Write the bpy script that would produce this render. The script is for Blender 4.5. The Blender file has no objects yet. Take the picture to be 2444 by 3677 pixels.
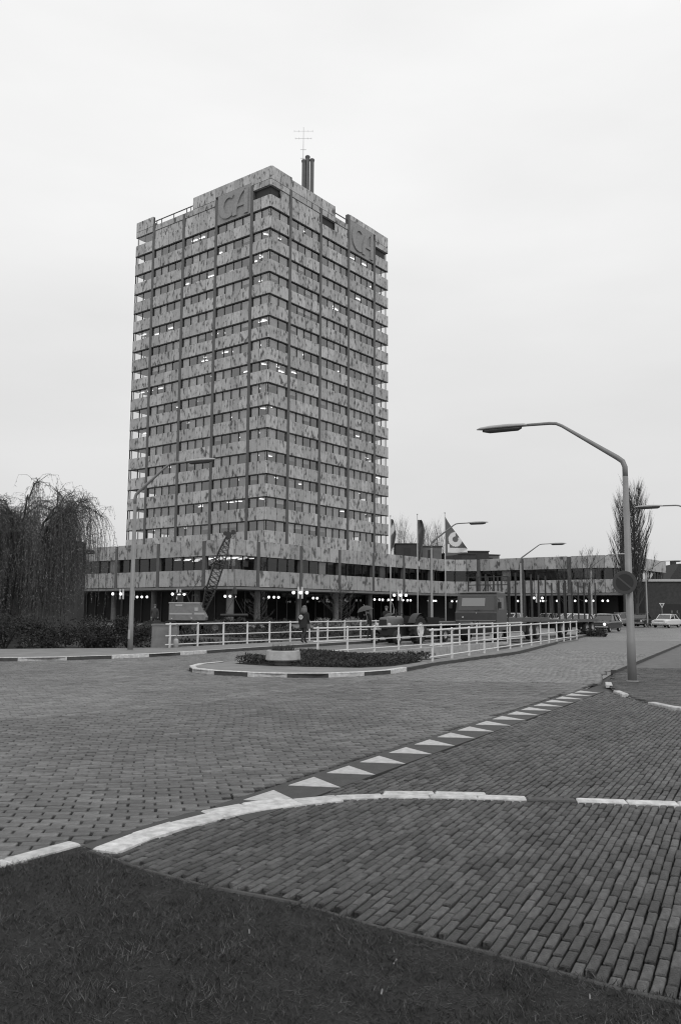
import bpy, math, random
import numpy as np
from mathutils import Matrix, Vector
random.seed(7); rng = np.random.default_rng(7)
R_ = math.radians
scene = bpy.context.scene
col = scene.collection

# ------------------------------------------------------------------ camera
CAM_H = 1.65
pitch, roll = 0.1158, 0.0051
cam_d = bpy.data.cameras.new('camera')
cam_d.sensor_fit = 'VERTICAL'; cam_d.sensor_height = 36.0; cam_d.sensor_width = 24.0
cam_d.lens = 3029.85 / 3677 * 36.0
cam_d.clip_start = 0.1; cam_d.clip_end = 6000
cam = bpy.data.objects.new('camera', cam_d); col.objects.link(cam)
fw = Vector((0, math.cos(pitch), math.sin(pitch)))
r0 = Vector((1, 0, 0)); u0 = r0.cross(fw)
cx = r0 * math.cos(roll) + u0 * math.sin(roll)
cy = u0 * math.cos(roll) - r0 * math.sin(roll)
cz = -fw
cam.matrix_world = Matrix(((cx.x, cy.x, cz.x, 0), (cx.y, cy.y, cz.y, 0), (cx.z, cy.z, cz.z, CAM_H), (0, 0, 0, 1)))
scene.camera = cam
scene.cycles.filter_width = 1.1

# ------------------------------------------------------------------ world: overcast winter sky, grey throughout
SUN_EL, SUN_AZ = R_(38), R_(163)          # azimuth from +Y, clockwise: behind the camera, a little right
w = bpy.data.worlds.new('World'); scene.world = w; w.use_nodes = True
wn, wl = w.node_tree.nodes, w.node_tree.links
bg = wn['Background']; bg.inputs['Strength'].default_value = 0.1
sky = wn.new('ShaderNodeTexSky'); sky.sky_type = 'NISHITA'; sky.sun_disc = False
sky.sun_elevation = SUN_EL; sky.sun_rotation = SUN_AZ; sky.air_density = 1.0; sky.dust_density = 4.0
bw = wn.new('ShaderNodeRGBToBW'); wl.new(sky.outputs[0], bw.inputs[0])
tc = wn.new('ShaderNodeTexCoord')
sp = wn.new('ShaderNodeSeparateXYZ'); wl.new(tc.outputs['Generated'], sp.inputs[0])
rmp = wn.new('ShaderNodeMapRange'); rmp.inputs[1].default_value = 0.0; rmp.inputs[2].default_value = 0.55
rmp.inputs[3].default_value = 6.6; rmp.inputs[4].default_value = 8.9; rmp.interpolation_type = 'SMOOTHSTEP'
wl.new(sp.outputs['Z'], rmp.inputs[0])
mp = wn.new('ShaderNodeMapping'); mp.inputs['Scale'].default_value = (1.2, 1.2, 4.0); wl.new(tc.outputs['Generated'], mp.inputs[0])
nz = wn.new('ShaderNodeTexNoise'); nz.inputs['Scale'].default_value = 1.6; nz.inputs['Detail'].default_value = 5; nz.inputs['Roughness'].default_value = 0.5
wl.new(mp.outputs[0], nz.inputs[0])
cl = wn.new('ShaderNodeMapRange'); cl.inputs[1].default_value = 0.3; cl.inputs[2].default_value = 0.7
cl.inputs[3].default_value = 0.93; cl.inputs[4].default_value = 1.05; wl.new(nz.outputs[0], cl.inputs[0])
m1 = wn.new('ShaderNodeMath'); m1.operation = 'MULTIPLY'; wl.new(rmp.outputs[0], m1.inputs[0]); wl.new(cl.outputs[0], m1.inputs[1])
m2 = wn.new('ShaderNodeMath'); m2.operation = 'MULTIPLY_ADD'; m2.inputs[1].default_value = 0.12
wl.new(bw.outputs[0], m2.inputs[0]); wl.new(m1.outputs[0], m2.inputs[2])
wl.new(m2.outputs[0], bg.inputs['Color'])

sun_d = bpy.data.lights.new('sun', 'SUN'); sun_d.energy = 0.9; sun_d.angle = R_(25); sun_d.color = (1, 1, 1)
sun = bpy.data.objects.new('sun', sun_d); col.objects.link(sun)
sdir = Vector((math.sin(SUN_AZ) * math.cos(SUN_EL), math.cos(SUN_AZ) * math.cos(SUN_EL), math.sin(SUN_EL)))
sun.rotation_euler = sdir.to_track_quat('Z', 'Y').to_euler(); sun.location = (0, -30, 60)

vs = scene.view_settings
vs.view_transform = 'Standard'; vs.look = 'None'; vs.exposure = 0.0; vs.gamma = 1.0; vs.use_curve_mapping = False

# ------------------------------------------------------------------ materials (a black-and-white photograph: greys only)
M = {}
def mat(name, c=0.2, rough=0.7, var=0.0, scale=4.0, rnd=0.0, bump=0.0, bscale=None, spec=0.5, metal=0.0, coords='Object', detail=4.0, emit=0.0, stretch=None, patch=0.0):
    m = bpy.data.materials.new(name); m.use_nodes = True
    n, l = m.node_tree.nodes, m.node_tree.links
    b = n['Principled BSDF']; b.inputs['Roughness'].default_value = rough
    b.inputs['Specular IOR Level'].default_value = spec; b.inputs['Metallic'].default_value = metal
    b.inputs['Base Color'].default_value = (c, c, c, 1)
    if emit:
        b.inputs['Emission Color'].default_value = (1, 1, 1, 1); b.inputs['Emission Strength'].default_value = emit
    if coords == 'World':
        co = n.new('ShaderNodeNewGeometry').outputs['Position']
    else:
        co = n.new('ShaderNodeTexCoord').outputs['Object']
    if stretch:
        mpn = n.new('ShaderNodeMapping'); mpn.inputs['Scale'].default_value = stretch; l.new(co, mpn.inputs[0]); co = mpn.outputs[0]
    val = None
    if var:
        t = n.new('ShaderNodeTexNoise'); t.inputs['Scale'].default_value = scale; t.inputs['Detail'].default_value = detail
        t.inputs['Roughness'].default_value = 0.6; l.new(co, t.inputs[0])
        mr = n.new('ShaderNodeMapRange'); mr.inputs[1].default_value = 0.25; mr.inputs[2].default_value = 0.75
        mr.inputs[3].default_value = c * (1 - var); mr.inputs[4].default_value = c * (1 + var); l.new(t.outputs[0], mr.inputs[0]); val = mr.outputs[0]
    if rnd:
        oi = n.new('ShaderNodeObjectInfo'); at = n.new('ShaderNodeAttribute'); at.attribute_name = 'rnd'
        ad = n.new('ShaderNodeMath'); ad.operation = 'ADD'; l.new(oi.outputs['Random'], ad.inputs[0]); l.new(at.outputs['Fac'], ad.inputs[1])
        fr = n.new('ShaderNodeMath'); fr.operation = 'FRACT'; l.new(ad.outputs[0], fr.inputs[0])
        mr2 = n.new('ShaderNodeMapRange'); mr2.inputs[3].default_value = 1 - rnd; mr2.inputs[4].default_value = 1 + rnd; l.new(fr.outputs[0], mr2.inputs[0])
        mu = n.new('ShaderNodeMath'); mu.operation = 'MULTIPLY'; l.new(mr2.outputs[0], mu.inputs[0])
        if val is not None: l.new(val, mu.inputs[1])
        else: mu.inputs[1].default_value = c
        val = mu.outputs[0]
    if patch and val is not None:
        gp = n.new('ShaderNodeNewGeometry').outputs['Position']; prev = val
        for sc_, am in ((0.42, patch), (2.3, patch * 0.6)):
            pn = n.new('ShaderNodeTexNoise'); pn.inputs['Scale'].default_value = sc_; pn.inputs['Detail'].default_value = 4; l.new(gp, pn.inputs[0])
            pr = n.new('ShaderNodeMapRange'); pr.inputs[1].default_value = 0.3; pr.inputs[2].default_value = 0.7; pr.inputs[3].default_value = 1 - am; pr.inputs[4].default_value = 1 + am; l.new(pn.outputs[0], pr.inputs[0])
            pm = n.new('ShaderNodeMath'); pm.operation = 'MULTIPLY'; l.new(prev, pm.inputs[0]); l.new(pr.outputs[0], pm.inputs[1]); prev = pm.outputs[0]
        val = prev
    if val is not None: l.new(val, b.inputs['Base Color'])
    if bump:
        t2 = n.new('ShaderNodeTexNoise'); t2.inputs['Scale'].default_value = bscale or scale * 4; t2.inputs['Detail'].default_value = 5; l.new(co, t2.inputs[0])
        bp = n.new('ShaderNodeBump'); bp.inputs['Strength'].default_value = bump; bp.inputs['Distance'].default_value = 0.02
        l.new(t2.outputs[0], bp.inputs['Height']); l.new(bp.outputs[0], b.inputs['Normal'])
    M[name] = m; return m

def stone_mat(name, base, dark, spots=0.55, zs=0.58, sc=1.9):
    """cladding slab: pale stone with dark vertical smears; each slab is cut from another part of the block"""
    m = bpy.data.materials.new(name); m.use_nodes = True
    n, l = m.node_tree.nodes, m.node_tree.links; b = n['Principled BSDF']; b.inputs['Roughness'].default_value = 0.55
    tcn = n.new('ShaderNodeTexCoord'); oi = n.new('ShaderNodeObjectInfo'); at = n.new('ShaderNodeAttribute'); at.attribute_name = 'rnd'
    ad = n.new('ShaderNodeMath'); ad.operation = 'ADD'; l.new(oi.outputs['Random'], ad.inputs[0]); l.new(at.outputs['Fac'], ad.inputs[1])
    k = n.new('ShaderNodeMath'); k.operation = 'MULTIPLY'; k.inputs[1].default_value = 47.0; l.new(ad.outputs[0], k.inputs[0])
    mp_ = n.new('ShaderNodeMapping'); mp_.inputs['Scale'].default_value = (1.35, 1.35, zs); mp_.inputs['Rotation'].default_value = (0, 0.12, 0)
    l.new(tcn.outputs['Object'], mp_.inputs[0]); l.new(k.outputs[0], mp_.inputs['Location'])
    t = n.new('ShaderNodeTexNoise'); t.inputs['Scale'].default_value = sc; t.inputs['Detail'].default_value = 3; t.inputs['Roughness'].default_value = 0.55
    t.inputs['Distortion'].default_value = 0.25; l.new(mp_.outputs[0], t.inputs[0])
    cr = n.new('ShaderNodeValToRGB'); e = cr.color_ramp.elements
    e[0].position = 0.40; e[0].color = (base, base, base, 1)
    e[1].position = 0.655; e[1].color = (dark, dark, dark, 1)
    q = cr.color_ramp.elements.new(spots); v = base * 0.84; q.color = (v, v, v, 1)
    l.new(t.outputs[0], cr.inputs[0])
    t2 = n.new('ShaderNodeTexNoise'); t2.inputs['Scale'].default_value = 9; t2.inputs['Detail'].default_value = 5; l.new(mp_.outputs[0], t2.inputs[0])
    mr = n.new('ShaderNodeMapRange'); mr.inputs[1].default_value = 0.3; mr.inputs[2].default_value = 0.7; mr.inputs[3].default_value = 0.86; mr.inputs[4].default_value = 1.1; l.new(t2.outputs[0], mr.inputs[0])
    fr = n.new('ShaderNodeMath'); fr.operation = 'FRACT'; k2 = n.new('ShaderNodeMath'); k2.operation = 'MULTIPLY'; k2.inputs[1].default_value = 7.31
    l.new(ad.outputs[0], k2.inputs[0]); l.new(k2.outputs[0], fr.inputs[0])
    mr2 = n.new('ShaderNodeMapRange'); mr2.inputs[3].default_value = 0.78; mr2.inputs[4].default_value = 1.12; l.new(fr.outputs[0], mr2.inputs[0])
    mu = n.new('ShaderNodeMath'); mu.operation = 'MULTIPLY'; l.new(mr.outputs[0], mu.inputs[0]); l.new(mr2.outputs[0], mu.inputs[1])
    mx = n.new('ShaderNodeVectorMath'); mx.operation = 'SCALE'; l.new(cr.outputs[0], mx.inputs[0]); l.new(mu.outputs[0], mx.inputs['Scale'])
    l.new(mx.outputs[0], b.inputs['Base Color']); M[name] = m; return m

def glass_mat(name, tint=0.5, base_r=0.06, rough=0.03):
    m = bpy.data.materials.new(name); m.use_nodes = True
    n, l = m.node_tree.nodes, m.node_tree.links; n.remove(n['Principled BSDF'])
    tr = n.new('ShaderNodeBsdfTransparent'); tr.inputs[0].default_value = (tint, tint, tint, 1)
    gl = n.new('ShaderNodeBsdfGlossy'); gl.inputs['Roughness'].default_value = rough; gl.inputs[0].default_value = (0.9, 0.9, 0.9, 1)
    fr = n.new('ShaderNodeFresnel'); fr.inputs[0].default_value = 1.5
    ad = n.new('ShaderNodeMath'); ad.operation = 'ADD'; ad.inputs[1].default_value = base_r; ad.use_clamp = True; l.new(fr.outputs[0], ad.inputs[0])
    mx = n.new('ShaderNodeMixShader'); l.new(ad.outputs[0], mx.inputs[0]); l.new(tr.outputs[0], mx.inputs[1]); l.new(gl.outputs[0], mx.inputs[2])
    l.new(mx.outputs[0], n['Material Output'].inputs[0]); M[name] = m; return m

stone_mat('stone', 0.44, 0.075, 0.545, 0.62, 1.6)
stone_mat('stone_pod', 0.38, 0.085, 0.55, 0.8, 1.35)
mat('stone_sign', 0.24, 0.6, 0.2, 3)
mat('bronze', 0.085, 0.5, 0.15, 2)
mat('dark_metal', 0.012, 0.5)
mat('louvre', 0.012, 0.6)
mat('slab', 0.035, 0.8); mat('core', 0.10, 0.8); mat('ceiling', 0.40, 0.8); mat('carpet', 0.08, 0.9)
mat('curtain', 0.72, 0.9, rnd=0.3); mat('blind', 0.60, 0.9)
mat('tube_light', 0.8, 0.5, emit=3.2); mat('globe', 0.8, 0.3, emit=1.6)
glass_mat('glass', 0.82, 0.15); glass_mat('glass_pod', 0.6, 0.02); glass_mat('car_glass', 0.35, 0.08)
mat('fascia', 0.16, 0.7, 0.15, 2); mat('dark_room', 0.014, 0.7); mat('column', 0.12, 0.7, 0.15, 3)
mat('roof_box', 0.035, 0.8, 0.2, 1.0); mat('roof_box_pale', 0.12, 0.8, 0.2, 1.0); mat('roofing', 0.06, 0.9, 0.2, 0.5)
mat('white_paint', 0.62, 0.5, 0.12, 5, bump=0.15, bscale=30)
mat('old_white', 0.50, 0.7, 0.38, 12, bump=0.3, bscale=60, rnd=0.1, detail=7)
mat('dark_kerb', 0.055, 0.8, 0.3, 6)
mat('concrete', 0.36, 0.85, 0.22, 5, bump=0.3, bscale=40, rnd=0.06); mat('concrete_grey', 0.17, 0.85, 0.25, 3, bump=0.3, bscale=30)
mat('lamp_steel', 0.21, 0.5, 0.12, 3); mat('lamp_head', 0.34, 0.45, 0.1, 3); mat('lamp_lens', 0.05, 0.3)
mat('brick_road', 0.106, 0.46, 0.45, 16, rnd=0.34, bump=0.7, bscale=70, spec=0.5, patch=0.22)
mat('brick_far_sheen', 0.145, 0.42, 0.4, 16, rnd=0.3, bump=0.7, bscale=70, spec=0.5, patch=0.22)  # road brick in a lighter tone: the far road's sheen is painted in
mat('brick_path', 0.068, 0.55, 0.5, 18, rnd=0.46, bump=0.9, bscale=80, spec=0.4, patch=0.25)
mat('joint', 0.007, 0.95, 0.4, 30, coords='World')
mat('asphalt_strip', 0.045, 0.7, 0.3, 8, bump=0.3, bscale=90, coords='World'); mat('marking', 0.44, 0.7, 0.26, 14, bump=0.2, bscale=90, detail=7)
mat('soil', 0.013, 0.95, 0.4, 5, coords='World'); mat('dry_grass', 0.10, 0.8, 0.4, 2.6, rnd=0.6, coords='World'); mat('grass', 0.028, 0.75, 0.75, 7.0, rnd=0.9, coords='World'); mat('leaf_dead', 0.20, 0.8, 0.2, 30, rnd=0.3)
mat('paved_walk', 0.115, 0.8, 0.3, 3.0, bump=0.4, bscale=18, coords='World', detail=8); mat('sidewalk', 0.20, 0.85, 0.22, 1.4, bump=0.3, bscale=25, coords='World', detail=8); mat('forecourt', 0.15, 0.85, 0.3, 0.6, coords='World', detail=8)
mat('earth', 0.06, 0.95, 0.4, 0.4, coords='World', detail=8)
mat('water', 0.012, 0.08, bump=0.08, bscale=1.5, coords='World')
mat('foliage_dark', 0.022, 0.75, 0.5, 1.2, rnd=0.5, coords='World'); mat('willow', 0.125, 0.8, 0.4, 1.5, rnd=0.5, coords='World'); mat('bark', 0.045, 0.9, 0.3, 6); mat('twig', 0.06, 0.9, 0.3, 3)
mat('groundcover', 0.030, 0.75, 0.4, 3, rnd=0.6, coords='World')
mat('brick_wall', 0.045, 0.9, 0.3, 3, coords='World', bump=0.4, bscale=14); mat('roof_tile', 0.04, 0.8, 0.3, 4); mat('coping', 0.42, 0.7)
mat('tyre', 0.018, 0.85); mat('rim', 0.30, 0.5, 0.3, 8); mat('rim_pale', 0.5, 0.55, 0.35, 9); mat('chrome', 0.55, 0.25, metal=0.7)
mat('truck_paint', 0.052, 0.35, 0.15, 3); mat('truck_roof', 0.30, 0.5); mat('chassis', 0.014, 0.7); mat('timber', 0.09, 0.8, 0.3, 8)
mat('tractor_paint', 0.11, 0.4, 0.3, 5); mat('crane_paint', 0.19, 0.5, 0.2, 4); mat('crane_stripe', 0.40, 0.5); mat('boom', 0.028, 0.6)
mat('car_white', 0.62, 0.3); mat('car_dark', 0.035, 0.25); mat('car_grey', 0.22, 0.3); mat('headlamp', 0.8, 0.2, emit=2.5); mat('lamp_off', 0.5, 0.2); mat('mustard', 0.3, 0.4)
mat('skin', 0.30, 0.6); mat('hair', 0.05, 0.6); mat('hair_fair', 0.11, 0.6); mat('coat', 0.016, 0.85); mat('trousers', 0.022, 0.9); mat('coat_grey', 0.05, 0.85); mat('shoe', 0.012, 0.6); mat('bag', 0.10, 0.7)
mat('emblem', 0.75, 0.6); mat('umbrella', 0.055, 0.6); mat('flag_dark', 0.07, 0.8); mat('flag_mid', 0.11, 0.8); mat('flag_white', 0.62, 0.8); mat('pole_white', 0.42, 0.5)
mat('sign_ring', 0.042, 0.5); mat('sign_field', 0.014, 0.5); mat('sign_bar', 0.055, 0.5); mat('sign_back', 0.10, 0.5)

# ------------------------------------------------------------------ mesh helpers
class MB:
    def __init__(s): s.v = []; s.f = []; s.mi = []; s.rnd = []
    def add(s, verts, faces, mi=0, rnd=None):
        o = len(s.v); s.v.extend(verts); s.f.extend([tuple(i + o for i in f) for f in faces]); s.mi.extend([mi] * len(faces))
        s.rnd.extend([random.random() if rnd is None else rnd] * len(faces)); return s
    def box(s, c, size, rz=0, mi=0, ry=0):
        hx, hy, hz = size[0] / 2, size[1] / 2, size[2] / 2
        P = [Vector((x, y, z)) for z in (-hz, hz) for x, y in ((-hx, -hy), (hx, -hy), (hx, hy), (-hx, hy))]
        if ry: P = [Matrix.Rotation(ry, 3, 'Y') @ p for p in P]
        if rz: P = [Matrix.Rotation(rz, 3, 'Z') @ p for p in P]
        P = [tuple(p + Vector(c)) for p in P]
        return s.add(P, [(0, 3, 2, 1), (4, 5, 6, 7), (0, 1, 5, 4), (1, 2, 6, 5), (2, 3, 7, 6), (3, 0, 4, 7)], mi)
    def bb(s, x0, x1, y0, y1, z0, z1, mi=0):
        return s.box(((x0 + x1) / 2, (y0 + y1) / 2, (z0 + z1) / 2), (x1 - x0, y1 - y0, z1 - z0), mi=mi)
    def prism(s, poly, z0, z1, mi=0, axis='z'):
        n = len(poly)
        if axis == 'z': A = [(x, y, z0) for x, y in poly]; B = [(x, y, z1) for x, y in poly]
        elif axis == 'y': A = [(x, z0, y) for x, y in poly]; B = [(x, z1, y) for x, y in poly]
        else: A = [(z0, x, y) for x, y in poly]; B = [(z1, x, y) for x, y in poly]
        F = [tuple(range(n))[::-1], tuple(range(n, 2 * n))] + [(i, (i + 1) % n, n + (i + 1) % n, n + i) for i in range(n)]
        return s.add(A + B, F, mi)
    def tube(s, pts, rad, n=6, mi=0, caps=True):
        pts = [Vector(p) for p in pts]; k = len(pts)
        if not hasattr(rad, '__len__'): rad = [rad] * k
        V = []; prev = None
        for i, p in enumerate(pts):
            d = (pts[min(i + 1, k - 1)] - pts[max(i - 1, 0)]).normalized()
            if prev is None:
                a = Vector((0, 0, 1)) if abs(d.z) < 0.9 else Vector((1, 0, 0)); u = d.cross(a).normalized()
            else:
                u = (prev - d * prev.dot(d)); u = u.normalized() if u.length > 1e-6 else d.orthogonal().normalized()
            prev = u; v = d.cross(u)
            for j in range(n):
                t = 2 * math.pi * j / n; V.append(tuple(p + (u * math.cos(t) + v * math.sin(t)) * rad[i]))
        F = [(i * n + j, i * n + (j + 1) % n, (i + 1) * n + (j + 1) % n, (i + 1) * n + j) for i in range(k - 1) for j in range(n)]
        if caps: F += [tuple(range(n))[::-1], tuple(range((k - 1) * n, k * n))]
        return s.add(V, F, mi)
    def lathe(s, prof, n=16, c=(0, 0, 0), axis='z', mi=0, caps=True):
        V = []; k = len(prof)
        for r, h in prof:
            for j in range(n):
                t = 2 * math.pi * j / n; a, b = r * math.cos(t), r * math.sin(t)
                p = (a, b, h) if axis == 'z' else ((a, h, b) if axis == 'y' else (h, a, b))
                V.append((p[0] + c[0], p[1] + c[1], p[2] + c[2]))
        F = [(i * n + j, i * n + (j + 1) % n, (i + 1) * n + (j + 1) % n, (i + 1) * n + j) for i in range(k - 1) for j in range(n)]
        if caps: F += [tuple(range(n))[::-1], tuple(range((k - 1) * n, k * n))]
        return s.add(V, F, mi)
    def ball(s, c, r, n=10, mi=0, sx=1, sy=1, sz=1):
        V = [(c[0], c[1], c[2] - r * sz)]; m = n // 2
        for i in range(1, m):
            ph = -math.pi / 2 + math.pi * i / m
            for j in range(n):
                t = 2 * math.pi * j / n; V.append((c[0] + r * sx * math.cos(ph) * math.cos(t), c[1] + r * sy * math.cos(ph) * math.sin(t), c[2] + r * sz * math.sin(ph)))
        V.append((c[0], c[1], c[2] + r * sz)); F = []
        for j in range(n): F.append((0, 1 + (j + 1) % n, 1 + j))
        for i in range(m - 2):
            for j in range(n): F.append((1 + i * n + j, 1 + i * n + (j + 1) % n, 1 + (i + 1) * n + (j + 1) % n, 1 + (i + 1) * n + j))
        o = 1 + (m - 2) * n
        for j in range(n): F.append((o + j, o + (j + 1) % n, len(V) - 1))
        return s.add(V, F, mi)
    def mesh(s, name, mats, smooth=False, attr=False):
        me = bpy.data.meshes.new(name); me.from_pydata(s.v, [], s.f)
        for q in (mats if isinstance(mats, (list, tuple)) else [mats]): me.materials.append(M[q])
        if any(s.mi): me.polygons.foreach_set('material_index', s.mi)
        if smooth: me.polygons.foreach_set('use_smooth', [True] * len(me.polygons))
        if attr:
            a = me.attributes.new('rnd', 'FLOAT', 'FACE'); a.data.foreach_set('value', s.rnd)
        me.update(); return me
    def build(s, name, mats, parent=None, smooth=False, attr=False, loc=(0, 0, 0), rz=0):
        return obj(name, s.mesh(name, mats, smooth, attr), parent, loc, rz)

def obj(name, me, parent=None, loc=(0, 0, 0), rz=0, rot=None):
    o = bpy.data.objects.new(name, me); col.objects.link(o); o.location = loc
    o.rotation_euler = rot if rot else (0, 0, rz)
    if parent: o.parent = parent
    return o
def tag(o, label, cat, group=None):
    o['label'] = label; o['category'] = cat
    if group: o['group'] = group
    return o
def thing(name, label, cat, loc=(0, 0, 0), rz=0, group=None):
    o = bpy.data.objects.new(name, None); col.objects.link(o); o.location = loc; o.rotation_euler = (0, 0, rz)
    o.empty_display_size = 0.3
    return tag(o, label, cat, group)
def stuff(o): o['kind'] = 'stuff'; return o
def struct(o): o['kind'] = 'structure'; return o
def copy_tree(o, parent=None):
    c = o.copy(); col.objects.link(c)
    if parent: c.parent = parent
    for ch in list(o.children): copy_tree(ch, c)
    return c
def sheet(name, poly, z, m, thick=0.0):
    b = MB()
    if thick: b.prism(poly, z - thick, z)
    else: b.add([(x, y, z) for x, y in poly], [tuple(range(len(poly)))])
    return b.build(name, m)
_pc = {}
def panel_mesh(wd, dp, ht, m, bev=0.012):
    k = (round(wd, 3), round(dp, 3), round(ht, 3), m)
    if k not in _pc:
        a, h, g = k[0] / 2, k[2] / 2, bev; b = MB()
        V = [(-a, 0, -h), (a, 0, -h), (a, 0, h), (-a, 0, h), (-a, -dp + g, -h), (a, -dp + g, -h), (a, -dp + g, h), (-a, -dp + g, h),
             (-a + g, -dp, -h + g), (a - g, -dp, -h + g), (a - g, -dp, h - g), (-a + g, -dp, h - g)]
        F = [(0, 4, 5, 1)[::-1], (1, 5, 6, 2)[::-1], (2, 6, 7, 3)[::-1], (3, 7, 4, 0)[::-1], (4, 8, 9, 5)[::-1], (5, 9, 10, 6)[::-1], (6, 10, 11, 7)[::-1], (7, 11, 8, 4)[::-1], (8, 9, 10, 11)]
        b.add(V, F); _pc[k] = b.mesh('panel', m)
    return _pc[k]

# ------------------------------------------------------------------ ground plan (metres; camera stands at the origin looking along +Y)
mdir = np.array([0.536, 0.844]); mnor = np.array([-0.844, 0.536])          # the bridge road
sdir2 = np.array([0.492, 0.870]); snor = np.array([-0.870, 0.492])         # the give-way line
def TN(t, n): p = mdir * t + mnor * n; return (float(p[0]), float(p[1]))
def SN(s, n): p = sdir2 * s + snor * n; return (float(p[0]), float(p[1]))
T0, T1 = 25.2, 41.0                                                        # canal banks
NEAR_KERB = [(-1.69, 6.03), (-1.48, 6.50), (-1.15, 6.98), (-0.61, 7.48), (-0.04, 7.74), (0.46, 7.83), (1.20, 7.79), (2.17, 7.67), (2.96, 7.56), (4.5, 7.25), (7.5, 6.5)]
GRASS_EDGE = [(-1.69, 6.03), (-1.29, 5.68), (-0.87, 5.33), (-0.35, 5.13), (0.13, 4.72), (0.67, 4.39), (1.02, 4.13), (1.22, 3.96), (1.47, 3.83), (2.4, 3.25), (5.0, 1.9)]
GRASS_LEFT = [(-1.80, 6.13), (-2.16, 5.61), (-3.3, 3.95), (-5.6, 0.6)]
ISLAND = [(2.87, 25.87), (2.0, 23.7), (1.3, 22.4), (0.57, 21.65), (-0.47, 21.08), (-1.5, 21.08), (-2.3, 21.35), (-3.15, 21.8), (-3.85, 22.5), (-4.15, 23.5), (-4.1, 24.6), (-3.6, 25.6), (-2.4, 27.6), (-1.1, 29.65)]
C_KERB = [(2.87, 25.87), (6.72, 32.7), (15.09, 53.7), (20.2, 66.6), (33.0, 92.0)]
B_EDGE = [(-1.1, 29.65), (10.2, 47.2), (20.6, 63.6)]
FAR_KERB = [(-24.0, 22.6), (-16.0, 25.3), (-10.64, 26.85), (-9.2, 27.25), (-7.64, 28.5), (-6.2, 30.2), (-4.9, 32.5), (-3.64, 34.97), (-1.51, 38.67), (1.13, 42.9), (10.0, 57.0)]
R_KERB = [(7.3, 23.1), (6.55, 21.0), (5.98, 19.4), (5.62, 17.8), (5.5, 16.4), (5.54, 15.2), (5.75, 14.3), (6.5, 13.2), (9.0, 11.6), (16.0, 9.0)]
R_FAR = [(7.3, 23.1), (15.6, 40.0), (24.0, 57.0), (36.0, 78.0), (60.0, 108.0)]

# ground sheets on both banks and the water between them
struct(sheet('ground', [TN(-60, -120), TN(T0, -120), TN(T0, 140), TN(-60, 140)], -0.06, 'earth', 2.2))
struct(sheet('ground', [TN(T1, -1500), TN(2600, -2600), TN(2600, 2600), TN(T1, 1500)], -0.06, 'forecourt', 2.2))
struct(sheet('water', [TN(T0 - 0.5, -400), TN(T1 + 0.5, -400), TN(T1 + 0.5, 400), TN(T0 - 0.5, 400)], -1.35, 'water'))

# far brick surface of the roads as one sheet; near bricks are laid on it one by one
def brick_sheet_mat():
    m = bpy.data.materials.new('brick_sheen_sheet'); m.use_nodes = True; n, l = m.node_tree.nodes, m.node_tree.links; b = n['Principled BSDF']
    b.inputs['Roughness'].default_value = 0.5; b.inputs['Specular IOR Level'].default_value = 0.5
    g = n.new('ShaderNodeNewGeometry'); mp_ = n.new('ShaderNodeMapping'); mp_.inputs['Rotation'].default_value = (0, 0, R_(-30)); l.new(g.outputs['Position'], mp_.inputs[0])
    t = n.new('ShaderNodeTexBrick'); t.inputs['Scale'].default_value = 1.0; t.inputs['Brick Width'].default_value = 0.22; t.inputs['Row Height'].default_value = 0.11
    t.inputs['Mortar Size'].default_value = 0.008; t.inputs['Color1'].default_value = (0.15,) * 3 + (1,); t.inputs['Color2'].default_value = (0.20,) * 3 + (1,); t.inputs['Mortar'].default_value = (0.03,) * 3 + (1,)  # brick tones raised to carry the grazing sheen of the distant road
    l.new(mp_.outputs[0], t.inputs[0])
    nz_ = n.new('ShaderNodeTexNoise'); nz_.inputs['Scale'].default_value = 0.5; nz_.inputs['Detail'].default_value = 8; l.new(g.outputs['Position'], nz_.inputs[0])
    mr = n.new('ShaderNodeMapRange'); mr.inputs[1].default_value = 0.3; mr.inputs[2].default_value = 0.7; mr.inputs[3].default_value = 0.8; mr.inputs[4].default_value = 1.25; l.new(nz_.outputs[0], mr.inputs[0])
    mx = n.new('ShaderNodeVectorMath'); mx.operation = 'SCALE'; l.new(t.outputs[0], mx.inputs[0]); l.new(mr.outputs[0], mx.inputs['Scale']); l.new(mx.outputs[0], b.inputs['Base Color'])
    bp = n.new('ShaderNodeBump'); bp.inputs['Strength'].default_value = 0.5; bp.inputs['Distance'].default_value = 0.01; bp.invert = True; l.new(t.outputs['Fac'], bp.inputs['Height']); l.new(bp.outputs[0], b.inputs['Normal']); M['brick_sheen_sheet'] = m
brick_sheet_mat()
ROAD = GRASS_LEFT[::-1] + [SN(5.9, 4.52), SN(18.6, 4.5)] + R_FAR + [(52.0, 112.0), (33.0, 92.0), (20.2, 66.6), (15.09, 53.7), (6.72, 32.7)] + ISLAND + FAR_KERB[:8][::-1] + [(-30, 18), (-12, -2)]
BRIDGE_ROAD = [(-1.1, 29.65), (10.2, 47.2), (17.0, 58.2), (22.5, 75.0), (28.0, 84.0), (22.0, 84.0), (10.0, 57.0), (1.13, 42.9), (-1.51, 38.67), (-3.64, 34.97)]
bridge_road = struct(sheet('bridge_road', BRIDGE_ROAD, -0.016, 'brick_sheen_sheet'))
main_road = struct(sheet('main_road', ROAD, -0.036, 'brick_sheen_sheet'))
SIDE = [SN(5.62, 3.98)] + NEAR_KERB[2:] + [(16.0, 9.0), (9.0, 11.6), (6.5, 13.2), (5.75, 14.3), (5.54, 15.2), (5.5, 16.4), (5.62, 17.8), SN(18.3, 4.0)]
side_road = struct(sheet('side_road', SIDE, -0.033, 'joint'))
PATH = NEAR_KERB + GRASS_EDGE[::-1]
footpath = struct(sheet('footpath', PATH, -0.034, 'joint'))
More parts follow.
